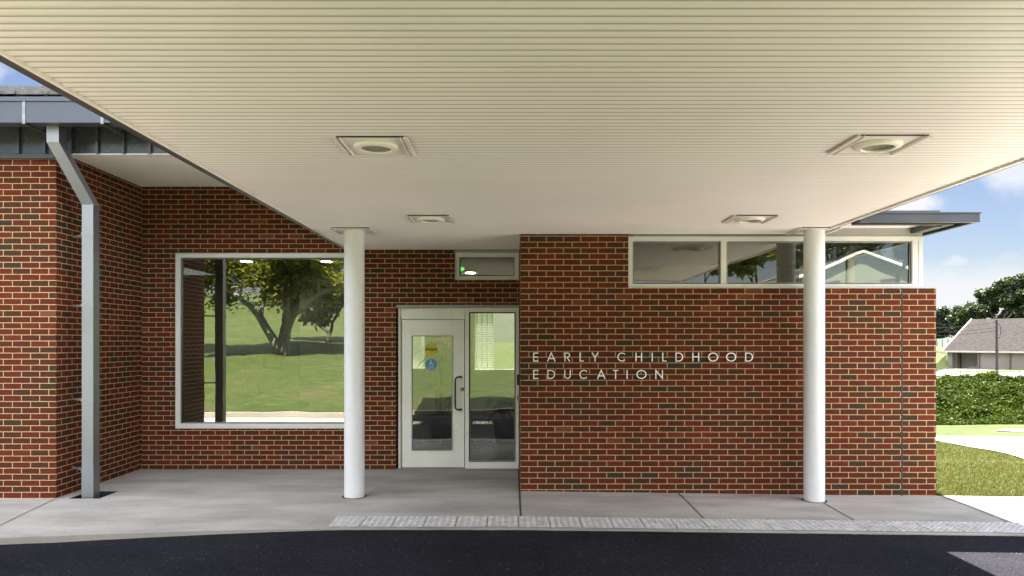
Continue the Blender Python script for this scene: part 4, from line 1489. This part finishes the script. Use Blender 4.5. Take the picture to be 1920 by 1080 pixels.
# ------------------------------------------------------------------ houses
def gable_house(name, c, ang, L, W, hw, hr, base, wallm, roofm, trimm, label):
    """long axis along local x; local -y is the front"""
    t = tag(empty(name, (c[0], c[1], base)), label, 'house')
    M = Matrix.Translation((c[0], c[1], base)) @ Matrix.Rotation(ang, 4, 'Z')
    def P(x, y, z): return tuple(M @ Vector((x, y, z)))
    mb = MB()
    a, b = L / 2, W / 2
    mb.face([P(-a, -b, 0), P(a, -b, 0), P(a, -b, hw), P(-a, -b, hw)])
    mb.face([P(a, b, 0), P(-a, b, 0), P(-a, b, hw), P(a, b, hw)])
    for s in (-1, 1):
        mb.face([P(s * a, -b, 0), P(s * a, b, 0), P(s * a, b, hw), P(s * a, 0, hw + hr), P(s * a, -b, hw)])
    mb.build('wall', wallm, t)
    mb = MB()
    ov = 0.4
    for s in (-1, 1):
        e = hr / b
        y0, z0 = s * (b + ov), hw - ov * e
        mb.face([P(-a - ov, y0, z0), P(a + ov, y0, z0), P(a + ov, 0, hw + hr), P(-a - ov, 0, hw + hr)])
        mb.face([P(-a - ov, y0, z0 + .12), P(a + ov, y0, z0 + .12), P(a + ov, 0, hw + hr + .12), P(-a - ov, 0, hw + hr + .12)])
    mb.build('roof', roofm, t)
    mb = MB()
    for q in (-a - ov, a + ov):
        for s in (-1, 1):
            e = hr / b
            mb.face([P(q, s * (b + ov), hw - ov * e - .10), P(q, 0, hw + hr - .10), P(q, 0, hw + hr + .14), P(q, s * (b + ov), hw - ov * e + .14)])
    for s in (-1, 1):
        e = hr / b
        mb.face([P(-a - ov, s * (b + ov + .01), hw - ov * e - .1), P(a + ov, s * (b + ov + .01), hw - ov * e - .1), P(a + ov, s * (b + ov + .01), hw - ov * e + .14), P(-a - ov, s * (b + ov + .01), hw - ov * e + .14)])
    mb.build('roof_trim', trimm, t)
    return t, P


SIDING = paint('pale_green_siding', (0.20, 0.22, 0.17), 0.8, 0, 0.05)
WHITEP = paint('white_trim_paint', (0.80, 0.80, 0.78), 0.5, 0, 0.02)
ROOFG = paint('grey_shingle_roof', (0.021, 0.0165, 0.0155), 0.95, 0, 0.22, 0.6, 0.3, 0.2, streak=True)
BEIGE = paint('beige_block_wall', (0.25, 0.22, 0.19), 0.85, 0, 0.06, 0.5)
BROWN = paint('brown_board', (0.12, 0.08, 0.05), 0.8)
LGREY = paint('pale_grey_siding', (0.50, 0.52, 0.53), 0.7, 0, 0.05, 0.4)
t, P = gable_house('hill_house', (25.5, -42, 0), R(90), 10, 8.2, 2.6, 1.5, 4.05, SIDING, ROOFG, WHITEP, 'pale green gabled house with white roof trim up the slope, reflected in the clerestory')
for (z0, x0) in ((0.9, -2.6), (0.9, 1.4)):
    mb = MB()
    mb.face([P(5.03, x0, z0), P(5.03, x0 + 1.1, z0), P(5.03, x0 + 1.1, z0 + 1.3), P(5.03, x0, z0 + 1.3)])
    mb.build('window', SHADOWGAP, t)

# long low building across the road
lb = empty('long_building', (58.2, 100, -1.8))
tag(lb, 'long beige building with a grey pitched roof and a recessed corner porch across the road', 'building')
O = Vector((57.6, 99.2, -1.95))
ux_, uy_ = Vector((0.6, -0.8, 0)), Vector((0.8, 0.6, 0))
def LP(s, d, z): return tuple(O + ux_ * s + uy_ * d + Vector((0, 0, z)))
def lbox(mb, s0, s1, d0, d1, z0, z1, mi=0):
    vs = [LP(s0, d0, z0), LP(s1, d0, z0), LP(s1, d1, z0), LP(s0, d1, z0), LP(s0, d0, z1), LP(s1, d0, z1), LP(s1, d1, z1), LP(s0, d1, z1)]
    mb.mesh(vs, [(0, 3, 2, 1), (4, 5, 6, 7), (0, 1, 5, 4), (1, 2, 6, 5), (2, 3, 7, 6), (3, 0, 4, 7)], mi)
EV = 2.45
def s_at(px):                      # distance along the facade at a photo column
    k = (px - 960) / F
    return (O.x - k * O.y) / (k * ux_.y - ux_.x) if abs(k * ux_.y - ux_.x) > 1e-9 else 0
sA, sB, sC = s_at(1785), s_at(1833), s_at(1786.5)
mb = MB()
lbox(mb, s_at(1776), sA, 0, 1.0, 0, EV)
lbox(mb, sB, 34, 0, 17, 0, EV)
lbox(mb, s_at(1776), sB, 2.0, 17, 0, EV)
lbox(mb, s_at(1776), sB, 0, 2.0, EV - 0.15, EV)
mb.build('wall', BEIGE, lb)
mb = MB()
lbox(mb, sA + 0.01, s_at(1790), 1.5, 1.99, 0, EV - 0.16)
mb.build('side_door', BROWN, lb)
mb = MB()
lbox(mb, s_at(1812), s_at(1831), 0.8, 1.6, 0, 0.42)
mb.build('porch_bench', paint('grey_bench', (0.25, 0.25, 0.27), 0.8), lb)
mb = MB()
r0, r1 = s_at(1771), 35
RD, RH = 8.5, 4.35
mb.mesh([LP(r0, -0.5, EV - 0.05), LP(r1, -0.5, EV - 0.05), LP(r1, RD, EV + RH), LP(r0, RD, EV + RH), LP(r0, 2 * RD, EV - 0.05), LP(r1, 2 * RD, EV - 0.05)],
        [(0, 1, 2, 3), (3, 2, 5, 4)])
mb.face([LP(r0 + 0.2, -0.3, EV - 0.02), LP(r0 + 0.2, RD, EV + RH - 0.1), LP(r0 + 0.2, 2 * RD - 0.3, EV - 0.02)])
mb.build('roof', ROOFG, lb)
mb = MB()
lbox(mb, r0, r1, -0.62, -0.5, EV - 0.18, EV + 0.02)
d = Vector(LP(r0, RD, EV + RH)) - Vector(LP(r0, -0.6, EV - 0.05))
q0, q1 = Vector(LP(r0 - 0.06, -0.6, EV - 0.05)), Vector(LP(r0 - 0.06, RD, EV + RH))
mb.tube([q0, q1], 0.10, 6)
mb.build('roof_trim', paint('pale_eave_trim', (0.55, 0.50, 0.42), 0.7), lb)
for px in (1837, 1895, 1945):
    mb = MB()
    s = s_at(px)
    lbox(mb, s - 0.06, s + 0.06, -0.14, -0.01, 0, EV - 0.19)
    mb.build('rain_pipe', BROWN, lb)
mb = MB()
s = s_at(1863)
lbox(mb, s - 0.2, s + 0.2, -0.06, -0.01, 1.65, 2.0)
mb.build('wall_vent', paint('vent_grey', (0.2, 0.2, 0.2), 0.7), lb)

# utility pole
PYY = 80.0
pz = terrain((1868 - 960) / F * PYY, PYY)
px_ = (1868.5 - 960) / F * PYY
pole = tag(empty('utility_pole', (px_, PYY, pz)), 'dark wooden utility pole with small insulators in front of the grey roof', 'utility pole')
top = CAMZ + (640 - 600) / F * PYY
MB().tube([(px_ + 0.05, PYY, pz - 0.3), (px_, PYY, top)], [0.15, 0.11], 10).build('post', DARKBARK, pole)
for zz in (620, 630):
    z = CAMZ + (640 - zz) / F * PYY
    MB().cyl(px_ + 0.18, PYY - 0.05, z - 0.12, z + 0.12, 0.09, 10).build('insulator', STEEL, pole)
mb = MB()
z = CAMZ + (640 - 606) / F * PYY
pts = [(px_ + 0.12, PYY, z), (px_ + 0.36, PYY - 0.05, z - 0.3), (px_ + 0.42, PYY - 0.05, z - 0.9), (px_ + 0.30, PYY - 0.05, z - 1.5), (px_ + 0.1, PYY, z - 1.7)]
mb.tube(pts, 0.03, 5)
mb.build('service_cable', BLACK, pole)
for zz, zend in ((604, 612), (614, 619), (620, 626)):
    z0 = CAMZ + (640 - zz) / F * PYY
    far = Vector(((1700 - 960) / F * 95, 95, CAMZ + (640 - zend) / F * 95))
    p0 = Vector((px_, PYY, z0))
    pts = [p0.lerp(far, k / 12) - Vector((0, 0, 0.35 * math.sin(math.pi * k / 12))) for k in range(13)]
    MB().tube(pts, 0.022, 5).build('overhead_wire', BLACK, pole)

# pale boundary wall and shed up the far rise, and the bright grass around them
def ground_z(x, y): return terrain(x, y)
bwall = tag(empty('boundary_fence', (68, 118, 0)), 'pale grey panel fence on the rise left of the grey roofed building', 'fence')
mb = MB()
p0 = Vector(((1745 - 960) / F * 122, 122, 0))
p1 = Vector(((1812 - 960) / F * 110, 110, 0))
z0a, z1a = CAMZ + (640 - 652) / F * 122, CAMZ + (640 - 637) / F * 122
z0b, z1b = CAMZ + (640 - 641) / F * 110, CAMZ + (640 - 630) / F * 110
mb.mesh([(p0.x, p0.y, z0a), (p1.x, p1.y, z0b), (p1.x, p1.y, z1b), (p0.x, p0.y, z1a), (p0.x + .1, p0.y + .15, z0a), (p1.x + .1, p1.y + .15, z0b), (p1.x + .1, p1.y + .15, z1b), (p0.x + .1, p0.y + .15, z1a)],
        [(0, 1, 2, 3), (3, 2, 6, 7), (5, 4, 7, 6)])
mb.build('panel', LGREY, bwall)
for t_ in (0.18, 0.34, 0.5, 0.66):
    q = p0.lerp(p1, t_)
    MB().box(q.x - .06, q.x + .06, q.y - .16, q.y - .04, z0a + (z0b - z0a) * t_ - .2, z1a + (z1b - z1a) * t_ + .05).build('post', STEEL, bwall)
shed = tag(empty('far_shed', (67, 108, -1.5)), 'low pale shed roof beyond the corner of the brick wall', 'shed')
y_ = 106.0
xa, xb2 = (1735 - 960) / F * y_, (1774 - 960) / F * y_
mb = MB()
zt0, zt1, zb = CAMZ + (640 - 653) / F * y_, CAMZ + (640 - 661) / F * y_, CAMZ + (640 - 684) / F * y_
mb.mesh([(xa, y_, zb), (xb2, y_, zb), (xb2, y_, zt1), (xa, y_, zt0), (xa, y_ + 5, zb), (xb2, y_ + 5, zb), (xb2, y_ + 5, zt1), (xa, y_ + 5, zt0)],
        [(0, 1, 2, 3), (3, 2, 6, 7), (1, 5, 6, 2)])
mb.build('wall', LGREY, shed)
# bright grass bank between the fence and the building
mb = MB()
pts = [((1735, 700), 86), ((1775, 692), 98), ((1775, 664), 104.5), ((1735, 660), 104.5)]
mb.face([((p[0] - 960) / F * y, y, CAMZ + (640 - p[1]) / F * y) for p, y in pts])
pts = [((1735, 662), 112), ((1800, 662), 112), ((1815, 640), 121), ((1735, 650), 121.5)]
mb.face([((p[0] - 960) / F * y, y, CAMZ + (640 - p[1]) / F * y) for p, y in pts])
tag(mb.build('grass_rise', FARLAWN), kind='structure')
# low cable rail at the road edge
rail = tag(empty('cable_rail', (48, 72, -1.8)), 'thin low cable rail with short posts at the edge of the far road', 'railing')
yy = 72.5
mb = MB()
zr = CAMZ + (640 - 695) / F * yy
mb.tube([((1757 - 960) / F * yy, yy, zr + 0.05), ((1990 - 960) / F * yy, yy, zr - 0.15)], 0.025, 5)
mb.build('rail', STEEL, rail)
for px in (1770, 1801, 1851, 1911, 1960):
    x = (px - 960) / F * yy
    MB().cyl(x, yy, terrain(x, yy) - 0.1, zr + 0.06, 0.04, 6).build('post', STEEL, rail)

# ------------------------------------------------------------------ plants inside the vestibule
POT = paint('terracotta_pot', (0.16, 0.07, 0.045), 0.8, 0, 0.1)
def strap_leaf(mb, base, azim, length, wdt, rise):
    b = Vector(base)
    d = Vector((math.cos(azim), math.sin(azim), 0))
    prev = None
    n = 6
    for k in range(n + 1):
        s = k / n
        p = b + d * length * (s ** 0.8) * 0.8 + Vector((0, 0, rise * s - 1.15 * length * s * s * 0.8))
        side = Vector((-d.y, d.x, 0)) * wdt / 2 * math.sin(math.pi * min(0.999, 0.12 + 0.88 * s))
        cur = (p - side, p + side)
        if prev: mb.face([prev[0], cur[0], cur[1], prev[1]], 0, True)
        prev = cur
def pot_plant(name, x, y, h, label, n, ln, wdt, seed):
    r = random.Random(seed)
    t = tag(empty(name, (x, y, 0.0)), label, 'potted plant')
    MB().lathe(x, y, [(0.001, 0.002), (0.15, 0.003), (0.20, 0.36), (0.215, 0.37), (0.215, 0.42), (0.19, 0.42), (0.185, 0.36), (0.001, 0.35)], 24).build('pot', POT, t)
    mb = MB()
    tops = []
    for k in range(3):
        a = r.uniform(0, 6.28)
        top = (x + 0.12 * math.cos(a), y + 0.12 * math.sin(a), h * r.uniform(0.82, 1.05))
        mb.tube([(x + 0.03 * math.cos(a), y + 0.03 * math.sin(a), 0.34), (x + 0.08 * math.cos(a + .4), y + 0.08 * math.sin(a), 0.34 + (h - .34) * .5), top], [0.022, 0.017, 0.012], 7)
        tops.append(top)
    mb.build('stem', BARK, t)
    mb = MB()
    for k in range(n):
        tp = tops[k % 3]
        strap_leaf(mb, (tp[0], tp[1], tp[2] - r.uniform(0, 0.15)), r.uniform(0, 6.28), ln * r.uniform(0.7, 1.2), wdt, ln * r.uniform(0.3, 0.9))
    mb.build('foliage', LEAF_G, t)
pot_plant('potted_palm', -1.32, 13.6, 1.70, 'tall potted palm with drooping leaves behind the entrance door', 54, 0.48, 0.05, 1)
pot_plant('leafy_pot_plant', -1.02, 12.6, 0.78, 'low broad leaved pot plant behind the entrance door glass', 40, 0.34, 0.10, 2)
pot_plant('bushy_pot_plant', -0.12, 12.7, 0.80, 'bushy pot plant behind the sidelight', 60, 0.36, 0.08, 3)
es = empty('exit_sign', (-0.84, 11.6, 2.8))
tag(es, 'green lit sign inside above the entrance, seen through the transom window', 'sign')
yq = 12.2
X0, X1 = (863 - 960) / F * yq, (870 - 960) / F * yq
Z0, Z1 = CAMZ + (640 - 507) / F * yq, CAMZ + (640 - 487) / F * yq
MB().box(X0, X1, yq, yq + 0.03, Z0, Z1).build('lit_panel', EXITG, es)

bpy.context.view_layer.update()
